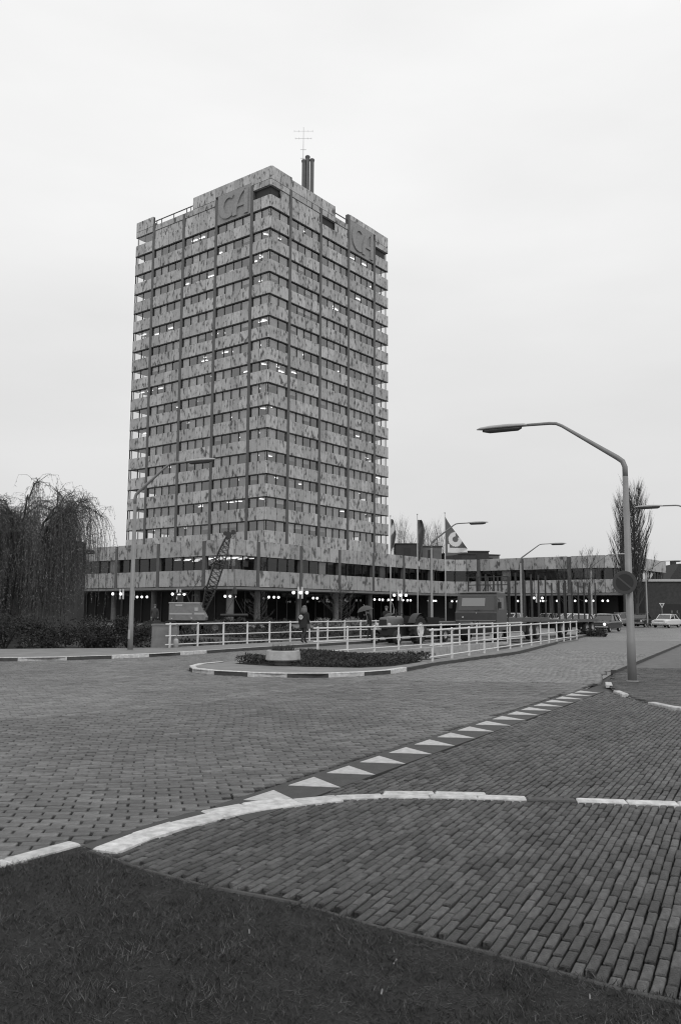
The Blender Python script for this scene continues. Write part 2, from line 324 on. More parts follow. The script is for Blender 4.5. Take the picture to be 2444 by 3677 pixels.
lawn = struct(sheet('lawn', GRASS_LEFT + [(-5.0, -4.0), (6.0, -4.0)] + GRASS_EDGE[::-1], 0.0, 'soil'))

def inside(poly, x, y):
    r = np.zeros(len(x), bool); n = len(poly)
    for i in range(n):
        x1, y1 = poly[i]; x2, y2 = poly[(i + 1) % n]
        c = ((y1 > y) != (y2 > y)) & (x < (x2 - x1) * (y - y1) / ((y2 - y1) or 1e-9) + x1); r ^= c
    return r
_bm = {}
def brick_unit(Lb, Wb, m, k):
    key = (Lb, Wb, m, k)
    if key not in _bm:
        V, F = brick_arrays(np.zeros((1, 2)), np.zeros(1), Lb * (1 - 0.012 * k), Wb * (1 - 0.015 * k), np.zeros(1), np.zeros((1, 2)))
        me = bpy.data.meshes.new('brick'); me.from_pydata(V.tolist(), [], F.tolist()); me.materials.append(M[m]); _bm[key] = me
    return _bm[key]
def brick_arrays(P, A, Lb, Wb, Z, tilt, bev=0.006):
    a, b = Lb / 2, Wb / 2; n = len(P)
    base = np.array([(-a, -b, -.05), (a, -b, -.05), (a, b, -.05), (-a, b, -.05), (-a, -b, -bev), (a, -b, -bev), (a, b, -bev), (-a, b, -bev),
                     (-a + bev, -b + bev, 0), (a - bev, -b + bev, 0), (a - bev, b - bev, 0), (-a + bev, b - bev, 0)])
    f = np.array([(0, 1, 5, 4), (1, 2, 6, 5), (2, 3, 7, 6), (3, 0, 4, 7), (4, 5, 9, 8), (5, 6, 10, 9), (6, 7, 11, 10), (7, 4, 8, 11), (8, 9, 10, 11)])
    jit = 1 + rng.uniform(-0.035, 0.02, (n, 1, 2)) if n > 1 else np.ones((1, 1, 2))
    xy = base[None, :, :2] * jit; ca, sa = np.cos(A)[:, None], np.sin(A)[:, None]
    X = xy[..., 0] * ca - xy[..., 1] * sa + P[:, :1]; Y = xy[..., 0] * sa + xy[..., 1] * ca + P[:, 1:]
    Zz = base[None, :, 2] + Z[:, None] + tilt[:, :1] * xy[..., 0] + tilt[:, 1:] * xy[..., 1]
    V = np.stack([X, Y, Zz], -1).reshape(-1, 3); Fa = (f[None] + (np.arange(n) * 12)[:, None, None]).reshape(-1, 4)
    return V, Fa
def lay(parent, poly, pos, ang, Lb, Wb, m, nparts=300, margin=1.4, ymax=40.0, zo=0.0):
    """pos (n,2) brick centres, ang (n,) headings: the nearest nparts become single bricks, the rest one object"""
    x, y = pos[:, 0], pos[:, 1]
    k = inside(poly, x, y) & (np.abs(x) < 0.42 * y + margin) & (y < ymax) & (y > 2.6)
    pos, ang = pos[k], ang[k]; n = len(pos)
    z = zo + rng.normal(0, 0.0022, n); tilt = rng.normal(0, 0.012, (n, 2)); ang = ang + rng.normal(0, 0.012, n)
    pos = pos + rng.normal(0, 0.0025, (n, 2))
    o = np.argsort(pos[:, 0] ** 2 + pos[:, 1] ** 2); near, rest = o[:nparts], o[nparts:]
    for i in near:
        q = obj('brick', brick_unit(Lb, Wb, m, int(rng.integers(0, 4))), parent, (float(pos[i, 0]), float(pos[i, 1]), float(z[i])), rot=(float(tilt[i, 1]), float(-tilt[i, 0]), float(ang[i])))
        q.location.z += 0.0
    V, F = brick_arrays(pos[rest], ang[rest], Lb, Wb, z[rest], tilt[rest])
    me = bpy.data.meshes.new('bricks'); me.vertices.add(len(V)); me.vertices.foreach_set('co', V.ravel())
    me.loops.add(F.size); me.loops.foreach_set('vertex_index', F.ravel().astype(np.int32))
    me.polygons.add(len(F)); me.polygons.foreach_set('loop_start', np.arange(0, F.size, 4, dtype=np.int32)); me.polygons.foreach_set('loop_total', np.full(len(F), 4, np.int32))
    me.materials.append(M[m]); a = me.attributes.new('rnd', 'FLOAT', 'FACE'); a.data.foreach_set('value', np.repeat(rng.random(len(rest)), 9)); me.update(); me.validate()
    q = stuff(obj('brick_paving', me, parent)); return n
def grid(org, a, u0, u1, v0, v1, Lp, Wp, wav=0.0):
    rows = np.arange(v0, v1, Wp); us = np.arange(u0, u1, Lp); U, Vv = np.meshgrid(us, rows)
    U = U + (np.arange(len(rows)) % 2)[:, None] * Lp / 2 + rng.normal(0, 0.012, (len(rows), 1))
    Vv = Vv + wav * np.sin(U * 0.9 + Vv * 0.35)
    d = np.array([math.cos(a), math.sin(a)]); nn = np.array([-d[1], d[0]])
    P = np.array(org) + U.reshape(-1, 1) * d + Vv.reshape(-1, 1) * nn
    return P, np.full(len(P), a) + (wav * 0.9 * np.cos(U * 0.9 + Vv * 0.35)).ravel()
# footpath and side road: narrow bricks running with the side of the main road
P_, A_ = grid((0, 6), R_(64), -8, 16, -9, 9, 0.210, 0.0585, 0.010)
lay(footpath, PATH, P_, A_, 0.196, 0.0505, 'brick_path')
P_, A_ = grid((2, 9), R_(62), -8, 16, -12, 9, 0.210, 0.0620, 0.012)
lay(side_road, SIDE, P_, A_, 0.197, 0.0535, 'brick_path')
# main road before the seam: wide bricks, courses fanning from 4 to 15 degrees
SEAM = [(-9.0, 9.6), (-5.0, 12.7), (-4.03, 13.6), (-2.92, 14.6), (-1.70, 16.5), (0.9, 20.4)]
M1 = GRASS_LEFT[:3] + [(-9.0, 3.0)] + SEAM + [(0.9, 20.45), SN(20.2, 4.6), SN(6.0, 4.6), (-1.2, 7.12)]
rows = np.arange(-2, 17, 0.113); us = np.arange(-9, 12, 0.225); U, V_ = np.meshgrid(us, rows)
U = U + (np.arange(len(rows)) % 2)[:, None] * 0.1125 + rng.normal(0, 0.008, (len(rows), 1))
aa = R_(3.5) + R_(1.25) * V_ + 0.10 * np.sin(U * 0.55 + 0.6)
base_a = R_(3.5) + R_(1.25) * V_
Xp = -1.5 - V_ * math.sin(R_(9)) + U * np.cos(base_a) + 0.10 * np.sin(V_ * 0.75 + U * 0.2)
Yp = 4.6 + V_ * math.cos(R_(9)) + U * np.sin(base_a) - 0.18 * np.cos(U * 0.55 + 0.6)
struct(sheet('road_bedding', M1, -0.030, 'joint'))
lay(main_road, M1, np.stack([Xp.ravel(), Yp.ravel()], -1), aa.ravel(), 0.211, 0.104, 'brick_road')
# beyond the seam the courses turn
M2 = SEAM + [SN(20.3, 4.6), (7.2, 23.4), (12.0, 33.0), (9.4, 37.9), (6.72, 32.7)] + ISLAND + [(-3.64, 34.97), (-4.9, 32.5), (-6.2, 30.2), (-7.64, 28.5), (-9.2, 27.25), (-10.64, 26.85), (-16.0, 25.3)]
struct(sheet('road_bedding', M2, -0.031, 'joint'))
P_, A_ = grid((0, 20), R_(26), -26, 26, -20, 26, 0.222, 0.113, 0.10)
lay(main_road, M2, P_, A_, 0.206, 0.104, 'brick_far_sheen', nparts=0, ymax=60)

# ---------------------------------------------------------------- give-way strip with its row of white triangles
strip = struct(sheet('give_way_strip', [SN(5.6, 4.0), SN(18.2, 4.0), SN(18.6, 4.52), SN(5.9, 4.55)], 0.004, 'asphalt_strip', 0.03))
for i in range(17):
    s0 = 6.19 + 0.713 * i; b = MB()
    b.prism([SN(s0, 4.45), SN(s0 + 0.17, 3.99), SN(s0 + 0.46, 4.45)], 0.005, 0.011); b.build('white_triangle', 'marking', strip)
gut = struct(sheet('gutter', [(-1.80, 6.14), (-1.69, 6.05), (-1.46, 6.52), (-1.12, 7.02), (-0.60, 7.52), SN(5.9, 4.5), (-1.24, 7.10), (-1.55, 6.60)], 0.003, 'asphalt_strip', 0.03))

# ---------------------------------------------------------------- kerbs, stone by stone
def along(path, step):
    P = np.array(path); d = np.hypot(*np.diff(P, axis=0).T); c = np.r_[0, np.cumsum(d)]; n = max(1, int(round(c[-1] / step)))
    s = np.linspace(0, c[-1], n + 1); return np.stack([np.interp(s, c, P[:, 0]), np.interp(s, c, P[:, 1])], -1)
def kerb(name, path, step, width, z0, z1, style, side=1, gap=0.008, zwob=0.003):
    """stones along a path; width lies to the left (side=1) or right of it. style(i) -> (body material, top material)"""
    root = struct(bpy.data.objects.new(name, None)); col.objects.link(root); pts = along(path, step)
    for i in range(len(pts) - 1):
        p, q = pts[i], pts[i + 1]; d = q - p; ln = np.hypot(*d); d = d / ln; nn = np.array([-d[1], d[0]]) * side
        st = style(i)
        if st is None: continue
        a = p + d * gap / 2; c = q - d * gap / 2; g = 0.012; dz = float(rng.normal(0, zwob))
        lo = [a, c, c + nn * width, a + nn * width]; hi = [a + d * g + nn * g, c - d * g + nn * g, c - d * g + nn * (width - g), a + d * g + nn * (width - g)]
        V = [(*v, z0) for v in lo] + [(*v, z1 - g + dz) for v in lo] + [(*v, z1 + dz) for v in hi]; b = MB()
        F = [(0, 1, 5, 4), (1, 2, 6, 5), (2, 3, 7, 6), (3, 0, 4, 7)]; T = [(4, 5, 9, 8), (5, 6, 10, 9), (6, 7, 11, 10), (7, 4, 8, 11), (8, 9, 10, 11)]
        if side < 0: F = [f[::-1] for f in F]; T = [f[::-1] for f in T]
        b.add(V, F, 0); b.add(V, T, 1); b.build('kerb_stone', list(st), root)
    return root
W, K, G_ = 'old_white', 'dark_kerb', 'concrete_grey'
kerb('near_kerb', NEAR_KERB[:5], 0.42, 0.20, -0.03, 0.022, lambda i: (W, W), -1)
kerb('near_kerb', NEAR_KERB[4:], 0.42, 0.12, -0.03, 0.020, lambda i: (W, W) if i != 4 else ('brick_path', 'brick_path'), -1)
kerb('near_kerb', [(-1.06, 7.07), (-0.61, 7.487), (-0.45, 7.56)], 0.36, 0.11, -0.03, 0.016, lambda i: (W, W), 1)
kerb('near_kerb', [(0.40, 7.825), (0.85, 7.82), (1.32, 7.785)], 0.45, 0.10, -0.03, 0.018, lambda i: (W, W), 1)
kerb('lawn_kerb', GRASS_LEFT[:3], 0.5, 0.12, -0.05, 0.018, lambda i: (W, W), -1)
kerb('lawn_kerb', GRASS_EDGE, 0.62, 0.045, -0.05, 0.006, lambda i: ('dark_kerb', 'dark_kerb'), -1, 0.01, 0.004)
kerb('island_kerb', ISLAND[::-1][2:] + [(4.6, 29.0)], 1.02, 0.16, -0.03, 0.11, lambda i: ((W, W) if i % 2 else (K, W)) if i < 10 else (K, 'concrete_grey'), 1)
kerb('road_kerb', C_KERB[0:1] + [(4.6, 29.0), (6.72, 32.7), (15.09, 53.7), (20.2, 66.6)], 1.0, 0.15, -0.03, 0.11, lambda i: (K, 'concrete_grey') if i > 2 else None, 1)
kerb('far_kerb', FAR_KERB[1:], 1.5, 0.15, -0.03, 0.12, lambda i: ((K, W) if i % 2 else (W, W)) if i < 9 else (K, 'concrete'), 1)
kerb('right_kerb', R_KERB, 0.72, 0.14, -0.03, 0.045, lambda i: (W, W) if i in (5, 8, 11, 12) else None, 1)
kerb('right_kerb', R_FAR, 1.0, 0.14, -0.03, 0.10, lambda i: (K, 'concrete_grey'), -1)

# pavements behind the kerbs, bridge decks
struct(sheet('island_pavement', [(p[0], p[1]) for p in ISLAND] + [TN(T0, 17.0), TN(T0, 11.6), (4.0, 28.0)], 0.085, 'sidewalk'))
struct(sheet('pavement', [(x, y) for x, y in FAR_KERB] + [(7.6, 57.2), (1.2, 47.5), (-6.95, 34.75), (-7.7, 34.7), (-13.0, 33.0), (-26.0, 31.5)], 0.10, 'sidewalk'))
RW = [(x + 0.08, y) for x, y in R_KERB[::-1]] + R_FAR[1:4] + [(39.0, 76.5), (26.4, 56.0), (9.6, 23.6), (13.0, 20.0), (30.0, 14.0)]
walk_r = struct(sheet('corner_pavement', RW, -0.010, 'paved_walk'))
P_, A_ = grid((8, 18), R_(-26), -8, 8, -8, 12, 0.212, 0.062, 0.01)
lay(walk_r, [(x + 0.16, y) for x, y in R_KERB[::-1][2:]] + [(8.4, 25.2), (10.2, 24.8), (11.5, 21.0), (13.0, 13.0)], P_, A_, 0.203, 0.056, 'brick_path', 300, 1.0, 26.0, 0.018)
struct(sheet('pavement', [(2.75, 26.0), (6.6, 32.8), (14.95, 53.8), (20.0, 66.7), (19.2, 67.0), (13.5, 50.0), (5.7, 32.9), (2.5, 26.6)], 0.09, 'sidewalk'))
bd = MB(); bd.prism([TN(T0 - 1, 16.75), TN(T1 + 1, 16.75), TN(T1 + 1, 25.0), TN(T0 - 1, 25.0)], -0.75, -0.02)
bridge = bd.build('road_bridge', 'concrete_grey'); tag(bridge, 'low concrete bridge carrying the tractor and the truck over the canal', 'bridge')
for nn_, w_ in ((16.5, 0.28), (25.0, 0.28)):
    for j in range(5):
        b = MB(); t0 = T0 - 1.0 + j * 3.6; b.prism([TN(t0 + 0.02, nn_), TN(t0 + 3.58, nn_), TN(t0 + 3.58, nn_ + w_), TN(t0 + 0.02, nn_ + w_)], -0.42, 0.06); b.build('edge_beam', 'concrete', bridge)
bd = MB(); bd.prism([(2.55, 25.6), (13.9, 49.6), (23.5, 49.6), (11.6, 24.0)], -0.75, -0.022)
b2 = bd.build('main_road_bridge', 'concrete_grey'); tag(b2, 'concrete bridge under the wide brick main road beside the white railing', 'bridge')
b = MB(); b.prism([(2.40, 25.7), (13.75, 49.7), (13.88, 49.6), (2.53, 25.6)], -0.5, 0.04); b.build('edge_beam', 'concrete_grey', b2)

# ------------------------------------------------------------------ buildings
YAW = 0.9177
Rv = np.array([math.cos(YAW), math.sin(YAW)]); Lv = np.array([-math.sin(YAW), math.cos(YAW)])
C0 = (-10.58, 119.12); PC = (-11.822, 91.518)
H = 3.348; ZT = 61.25
tower = thing('office_tower', 'tall office tower clad in blotched stone bands, three flues and an aerial on its roof', 'tower', (C0[0], C0[1], 0), YAW)
def seg(p, q):
    p, q = np.array(p, float), np.array(q, float); d = q - p; ln = float(np.hypot(*d)); return p, q, d / ln, ln
class Facade:
    """places slabs and panes on segments; a segment runs left to right as seen from outside"""
    def __init__(s, root, limit=300): s.root = root; s.lim = {}; s.rest = {}; s.limit = limit
    def slab(s, name, p, q, z0, z1, m, depth=0.16, off=0.0, gap=0.06, force=None):
        p, q, d, ln = seg(p, q); out = np.array([d[1], -d[0]]); c = (p + q) / 2 + out * (off - depth); a = math.atan2(d[1], d[0])
        n = s.lim.get(name, 0)
        me = panel_mesh(ln - gap, depth, z1 - z0 - gap, m)
        loc = (float(c[0]), float(c[1]), (z0 + z1) / 2)
        if n < s.limit and force is None:
            s.lim[name] = n + 1; return obj(name, me, s.root, loc, a)
        b = s.rest.setdefault((name, m), MB()); Mx = Matrix.Translation(loc) @ Matrix.Rotation(a, 4, 'Z')
        b.add([tuple(Mx @ v.co) for v in me.vertices], [tuple(f.vertices) for f in me.polygons])
    def pane(s, name, p, q, z0, z1, m, off, force=None):
        p, q, d, ln = seg(p, q); out = np.array([d[1], -d[0]]); p2, q2 = p + out * off, q + out * off; n = s.lim.get(name, 0)
        V = [(float(p2[0]), float(p2[1]), z0), (float(q2[0]), float(q2[1]), z0), (float(q2[0]), float(q2[1]), z1), (float(p2[0]), float(p2[1]), z1)]
        if n < s.limit and force is None:
            s.lim[name] = n + 1; return MB().add(V, [(0, 1, 2, 3)]).build(name, m, s.root)
        s.rest.setdefault((name, m), MB()).add(V, [(0, 1, 2, 3)])
    def finish(s):
        for (name, m), b in s.rest.items(): stuff(b.build(name + '_field', m, s.root, attr=True))
def mods(a0, a1, n): e = np.linspace(a0, a1, n + 1); return [(float(e[i]), float(e[i + 1])) for i in range(n)]
TS = 30.9; CW = 0.56
colR = [4.6, 11.98, 19.37, 26.75]; colL = [3.83, 11.42, 18.92, 26.3]
def bays(cols, start, end):
    e = [start]; out = []
    for c in cols: out.append((e[-1], c - CW / 2)); e.append(c + CW / 2)
    out.append((e[-1], end)); return out
bR, bL = bays(colR, 0.26, TS), bays(colL, 0.26, TS); cnt = [2, 4, 4, 4, 2]
# local frame: x runs along the right-hand face, y along the left-hand face
fR = lambda a, b: ((a, 0.0), (b, 0.0)); fL = lambda a, b: ((0.0, b), (0.0, a))
F = Facade(tower)
curt = {}
def curtain_mesh(wd, ht):
    k = (round(wd, 2), round(ht, 2))
    if k not in curt:
        b = MB(); n = 14; V = []
        for i in range(n + 1):
            x = -wd / 2 + wd * i / n; y = 0.05 * (1 if i % 2 else -1) + 0.02 * math.sin(i * 1.7); V += [(x, y, -ht / 2), (x, y, ht / 2)]
        b.add(V, [(2 * i, 2 * i + 2, 2 * i + 3, 2 * i + 1) for i in range(n)]); curt[k] = b.mesh('curtain', 'curtain')
    return curt[k]
mull = MB(); ncurt = 0
lights = []
tl = MB(); tl.box((0, 0, 0), (1.25, 0.16, 0.06)); tube_me = tl.mesh('ceiling_light', 'tube_light')
chp = [((0.0, 0.26), (0.26, 0.0))]
for k in range(14, -2, -1):
    s = ZT - H * k; top = s + 1.90; wz0, wz1 = s - 1.45, s
    for face, bb_, fn in (('R', bR, fR), ('L', bL, fL)):
        for bi, (a0, a1) in enumerate(bb_):
            for mi, (u, v) in enumerate(mods(a0, a1, cnt[bi])):
                sign = (face == 'L' and bi == 1 and k <= 0) or (face == 'R' and bi == 3 and k <= 0)
                if k == -1: top_k = 65.57
                else: top_k = top
                if not sign: F.slab('stone_panel', *fn(u, v), s, top_k, 'stone')
                if k >= 0:
                    F.pane('window_pane', *fn(u + 0.06, v - 0.06), wz0 - 0.05, wz1 + 0.02, 'glass', -0.22)
                    p, q, d, ln = seg(*fn(u, v)); out = np.array([d[1], -d[0]]); ang = math.atan2(d[1], d[0])
                    for e_, wdt in ((p, 0.12),):
                        c = e_ - out * 0.22; mull.box((c[0], c[1], s - 0.725), (0.13, 0.14, 1.50), ang)
                    c = (p + q) / 2 - out * 0.10; mull.box((c[0], c[1], s - 0.055), (ln, 0.16, 0.11), ang)
                    rr = random.random()
                    end_bay = bi == 4
                    if rr < (0.72 if k > 6 else 0.55) and not end_bay and ncurt < 300:
                        ncurt += 1; c = (p + q) / 2 - out * 0.50; hh = 1.42 if random.random() < 0.85 else 0.7
                        obj('curtain', curtain_mesh(ln - 0.1, hh), tower, (c[0], c[1], s - 0.03 - hh / 2), ang)
                    elif rr > 0.74 and not (face == 'L' and bi == 0 and mi == 0 and False):
                        dd = random.choice([1.4, 1.9, 2.6]); c = (p + q) / 2 - out * dd
                        if random.random() < 0.8: lights.append((c[0], c[1], s - 0.12, ang))
                elif k == -1:
                    opened = (face == 'L' and bi in (0,)) or (face == 'R' and ((bi == 0 and mi == 0) or (bi == 2 and mi < 2) or bi == 4)) or (face == 'L' and bi == 4)
                    if not opened and not sign: F.slab('stone_panel', *fn(u, v), wz0, wz1 + 0.0, 'stone', off=-0.10)
                    elif face == 'L' and bi == 4: F.pane('window_pane', *fn(u + .06, v - .06), wz0, wz1, 'glass', -0.22)
    # every storey's corner slab, lit corner room
    F.slab('stone_panel', *chp[0], s, 65.57 if k == -1 else top, 'stone')
    if k >= 0:
        F.pane('window_pane', (0.14, 0.42), (0.42, 0.14), wz0, wz1, 'glass', -0.02)
        for (px, py) in ((0.26, 0.52), (0.52, 0.26)): mull.box((px, py, s - 0.725), (0.15, 0.15, 1.50), R_(45))
        lights.append((1.5, 1.9, s - 0.12, R_(-25)))
        if k in (3, 6, 8, 10, 11): lights.append((2.0, 3.3, s - 0.12, R_(90)))
# bottom course under the last windows
for face, bb_, fn in (('R', bR, fR), ('L', bL, fL)):
    for bi, (a0, a1) in enumerate(bb_):
        for (u, v) in mods(a0, a1, cnt[bi]): F.slab('stone_panel', *fn(u, v), 11.05, ZT - H * 14 - 1.45, 'stone', force=True)
F.slab('stone_panel', *chp[0], 11.05, ZT - H * 14 - 1.45, 'stone', force=True)
# roof line: raised blocks of slabs
for face, bi, idx, ztop in (('L', 0, range(2), 67.6), ('L', 1, range(4), 67.6), ('L', 2, range(3), 67.6), ('L', 4, range(2), 67.3), ('R', 0, range(2), 67.7), ('R', 1, range(4), 67.35), ('R', 2, range(2), 67.35), ('R', 3, range(4), 67.55), ('R', 4, range(2), 67.5)):
    bb_, fn = (bR, fR) if face == 'R' else (bL, fL); mm = mods(*bb_[bi], cnt[bi])
    join = {('L', 0), ('L', 1), ('R', 0), ('R', 1), ('R', 3)}
    if (face, bi) in join: mm[idx[-1]] = (mm[idx[-1]][0], mm[idx[-1]][1] + CW)
    for i in idx: F.slab('stone_panel', *fn(*mm[i]), 66.0 if (face, bi) == ('L', 1) else (66.6 if (face, bi) == ('R', 3) else 65.57), ztop, 'stone', force=True)
    a0, a1 = mm[idx[0]][0], mm[idx[-1]][1]; b = MB()
    if face == 'R': b.bb(a0, a1, 0.17, 0.45, 65.5, ztop - 0.05)
    else: b.bb(0.17, 0.45, a0, a1, 65.5, ztop - 0.05)
    b.build('parapet_core', 'slab', tower)
F.slab('stone_panel', *chp[0], 65.57, 67.65, 'stone', force=True)
F.finish()
stuff(mull.build('mullions', 'dark_metal', tower))
for i, (x, y, z, a) in enumerate(lights[:300]): obj('ceiling_light', tube_me, tower, (float(x), float(y), float(z)), a)
for face, cols in (('R', colR), ('L', colL)):
    for i, c in enumerate(cols):
        zt = {('L', 1): 65.5, ('L', 0): 65.5, ('L', 3): 66.0, ('L', 2): 65.5, ('R', 0): 65.5, ('R', 1): 65.5, ('R', 2): 67.4, ('R', 3): 65.5}[(face, i)]; b = MB()
        if face == 'R': b.bb(c - CW / 2 + 0.02, c + CW / 2 - 0.02, -0.02, 0.55, 10.0, zt)
        else: b.bb(-0.02, 0.55, c - CW / 2 + 0.02, c + CW / 2 - 0.02, 10.0, zt)
        b.build('column', 'bronze', tower)
# floors, edge beams and core: seen through the glass
for k in range(-1, 15):
    s = ZT - H * k; b = MB(); e = 0.18
    b.prism([(e, e + .3), (e + .3, e), (TS - e, e), (TS - e, TS - e), (e, TS - e)], s + 0.02, s + 0.30); b.build('floor_slab', 'ceiling', tower)
    b = MB()                                                                   # up-stand behind the slabs
    for (x0, x1, y0, y1) in ((0.40, TS - .3, 0.165, 0.30), (0.165, 0.30, 0.40, TS - .3)): b.bb(x0, x1, y0, y1, s + 0.0 + 0.31, s + (1.86 if k >= 0 else 0.90))
    for (x0, x1, y0, y1) in ((0.0, TS, TS - 0.3, TS), (TS - 0.3, TS, 0.0, TS - 0.31)): b.bb(x0 + 0.05, x1, y0 + .05, y1, s + 0.0, s + (1.9 if k >= 0 else 0.92))
    b.build('spandrel_wall', 'slab', tower)
b = MB(); b.bb(9.0, 22.0, 9.0, 22.0, 8.0, 65.1); b.build('core', 'core', tower)
b = MB()
for i in range(17):
    a = 0.4 + i * (TS - 0.8) / 16; b.bb(a - 0.06, a + 0.06, TS - 0.30, TS - 0.15, 11, 65); b.bb(TS - 0.30, TS - 0.15, a - 0.06, a + 0.06, 11, 65)
stuff(b.build('rear_mullions', 'dark_metal', tower))
b = MB(); b.bb(0.5, TS - .4, 0.5, TS - .4, 65.0, 65.2); b.build('roof', 'roofing', tower)
for q_ in ((0.44, 3.55, 0.40, 0.5), (0.40, 0.5, 0.51, 3.5), (12.2, 15.7, 0.40, 0.5), (27.0, 30.4, 0.40, 0.5)): MB().bb(*q_, 63.16, 64.6).build('plant_louvre', 'louvre', tower)
b = MB(); b.bb(0.45, TS - 0.4, 0.45, 0.6, 9.2, 11.3); b.bb(0.45, 0.6, 0.61, TS - 0.4, 9.2, 11.3); b.build('base_wall', 'slab', tower)
# the two carved CA signs
def poly_ring(outer, inner, y0, y1, b):
    n = len(outer); V = [(x, y0, z) for x, z in outer] + [(x, y0, z) for x, z in inner] + [(x, y1, z) for x, z in outer] + [(x, y1, z) for x, z in inner]; F_ = []
    for i in range(n - 1):
        F_ += [(i, i + 1, n + i + 1, n + i), (2 * n + i, 3 * n + i, 3 * n + i + 1, 2 * n + i + 1), (i, 2 * n + i, 2 * n + i + 1, i + 1), (n + i, n + i + 1, 3 * n + i + 1, 3 * n + i)]
    F_ += [(0, n, 3 * n, 2 * n), (n - 1, 3 * n - 1, 4 * n - 1, 2 * n - 1)]
    b.add(V, F_)
def sign(a0, a1, z0, z1, face):
    wd, hh = a1 - a0, z1 - z0; base = obj('sign_panel', MB().bb(-wd / 2, wd / 2, 0.0, 0.16, z0 + 0.02, z1).mesh('sign_panel', 'stone_sign'), tower)
    b = MB(); zc = (z0 + z1) / 2 + hh * 0.02; cxx = -wd * 0.17; th = [R_(50 + (300 - 50) * i / 28) for i in range(29)]
    ro, ri = (wd * 0.27, hh * 0.42), (wd * 0.15, hh * 0.27)
    outer = [(cxx + ro[0] * math.cos(t), zc + ro[1] * math.sin(t)) for t in th]; inner = [(cxx + wd * .03 + ri[0] * math.cos(t), zc + ri[1] * math.sin(t)) for t in th]
    poly_ring(outer, inner, -0.22, 0.0, b)
    n = 14; lft = [(-wd * 0.02 + (wd * 0.33) * (1 - math.cos(i / n * 1.57)), z0 + hh * 0.10 + hh * 0.78 * math.sin(i / n * 1.57)) for i in range(n + 1)]
    rgt = [(x + wd * 0.12, z) for x, z in lft]; poly_ring(lft, rgt, -0.22, 0.0, b)
    b.bb(wd * 0.33, wd * 0.44, -0.22, 0.0, z0 + hh * 0.06, z0 + hh * 0.90); b.bb(wd * 0.13, wd * 0.33, -0.20, 0.0, z0 + hh * 0.36, z0 + hh * 0.46)
    let = b.build('carved_letters', 'stone_sign', base)
    if face == 'R': base.location = ((a0 + a1) / 2, 0.0, 0)
    else: base.location = (0.0, (a0 + a1) / 2, 0); base.rotation_euler = (0, 0, R_(-90))
    base['label'] = 'darker slab with the carved letters CA'
sign(bL[1][0], bL[1][1], ZT + 0.02, 66.0, 'L'); sign(bR[3][0], bR[3][1], ZT + 0.02, 66.6, 'R')
# roof rail, flues, aerial
b = MB(); z = 66.5
b.tube([(0.35, 16.6, z), (0.35, 26.4, z)], 0.09, 6); b.tube([(15.5, 0.35, z), (19.3, 0.35, z)], 0.09, 6)
for y in (17.7, 18.7, 21.8, 24.8, 26.0): b.tube([(0.35, y, 65.2), (0.35, y, z)], 0.08, 6)
for x in (15.7, 18.9): b.tube([(x, 0.35, 65.2), (x, 0.35, z)], 0.08, 6)
b.build('roof_rail', 'bronze', tower)
for (x, y, zt) in ((13.6, 5.12, 76.2), (13.95, 4.62, 76.9), (14.40, 4.02, 76.35)):
    b = MB(); b.lathe([(0.33, 65.2), (0.33, zt - 0.6), (0.35, zt - 0.5), (0.42, zt - 0.25), (0.42, zt - 0.1), (0.33, zt)], 14, (x, y, 0)); b.build('flue', 'bronze', tower, smooth=False)
b = MB(); x, y = 13.5, 5.2; b.tube([(x, y, 65), (x, y, 78.5), (x, y, 82.0)], [0.05, 0.04, 0.025], 5)
for z_, wd in ((81.3, 1.6), (80.0, 1.4)):
    b.tube([(x - 0.6 * wd, y + .8 * wd, z_), (x + .6 * wd, y - .8 * wd, z_)], 0.018, 4)
    for q in (-.95, -.5, .5, .95): b.tube([(x + .6 * wd * q - .25, y - .8 * wd * q - .2, z_), (x + .6 * wd * q + .25, y - .8 * wd * q + .2, z_)], 0.015, 4)
for z_ in (78.0, 76.5): b.tube([(x - .3, y + .4, z_), (x + .3, y - .4, z_)], 0.03, 4)
b.build('aerial', 'bronze', tower)

# ------------------------------------------------------------------ the low wing round the foot of the tower
wing = thing('office_wing', 'long low office wing in stone bands over a dark colonnade', 'building', (PC[0], PC[1], 0), YAW)
FW = Facade(wing)
ZB = (4.17, 6.05, 7.55, 9.35)
pR = [4.33, 11.83, 19.37, 26.78, 34.2, 41.45]; pL = [4.26, 11.93, 19.60, 27.2, 34.8]; PW = 0.5
def span(cols, start, end):
    e = start; out = []
    for c in cols: out.append((e, c - PW / 2)); e = c + PW / 2
    out.append((e, end)); return out
segs = []          # (p, q, lit) modules as seen from outside, left to right
for bi, (a0, a1) in enumerate(span(pL, 0.45, 42.0)):
    for (u, v) in mods(a0, a1, 2 if bi == 0 else 4): segs.append(((0.0, v), (0.0, u), bi in (0, 1)))
segs.append(((0.0, 0.45), (0.45, 0.0), True))
for bi, (a0, a1) in enumerate(span(pR, 0.45, 43.5)):
    for (u, v) in mods(a0, a1, {0: 2, 6: 1}.get(bi, 4)): segs.append(((u, 0.0), (v, 0.0), bi == 0))
cc = (43.5, -4.2); th = [math.pi / 2 - math.pi / 2 * i / 4 for i in range(5)]
arc = [(cc[0] + 4.2 * math.cos(t), cc[1] + 4.2 * math.sin(t)) for t in th]
for i in range(4): segs.append((arc[i], arc[i + 1], False))
XW = 47.7; pW = [-4.45, -11.45, -18.6]
for bi, (a0, a1) in enumerate(((-4.70, -11.2), (-11.70, -18.35), (-18.85, -22.2))):
    for (u, v) in mods(a0, a1, 4 if bi < 2 else 2): segs.append(((XW, u), (XW, v), False))
cc2 = (XW + 3.6, -22.2); th = [math.pi + math.pi / 2 * i / 4 for i in range(5)]
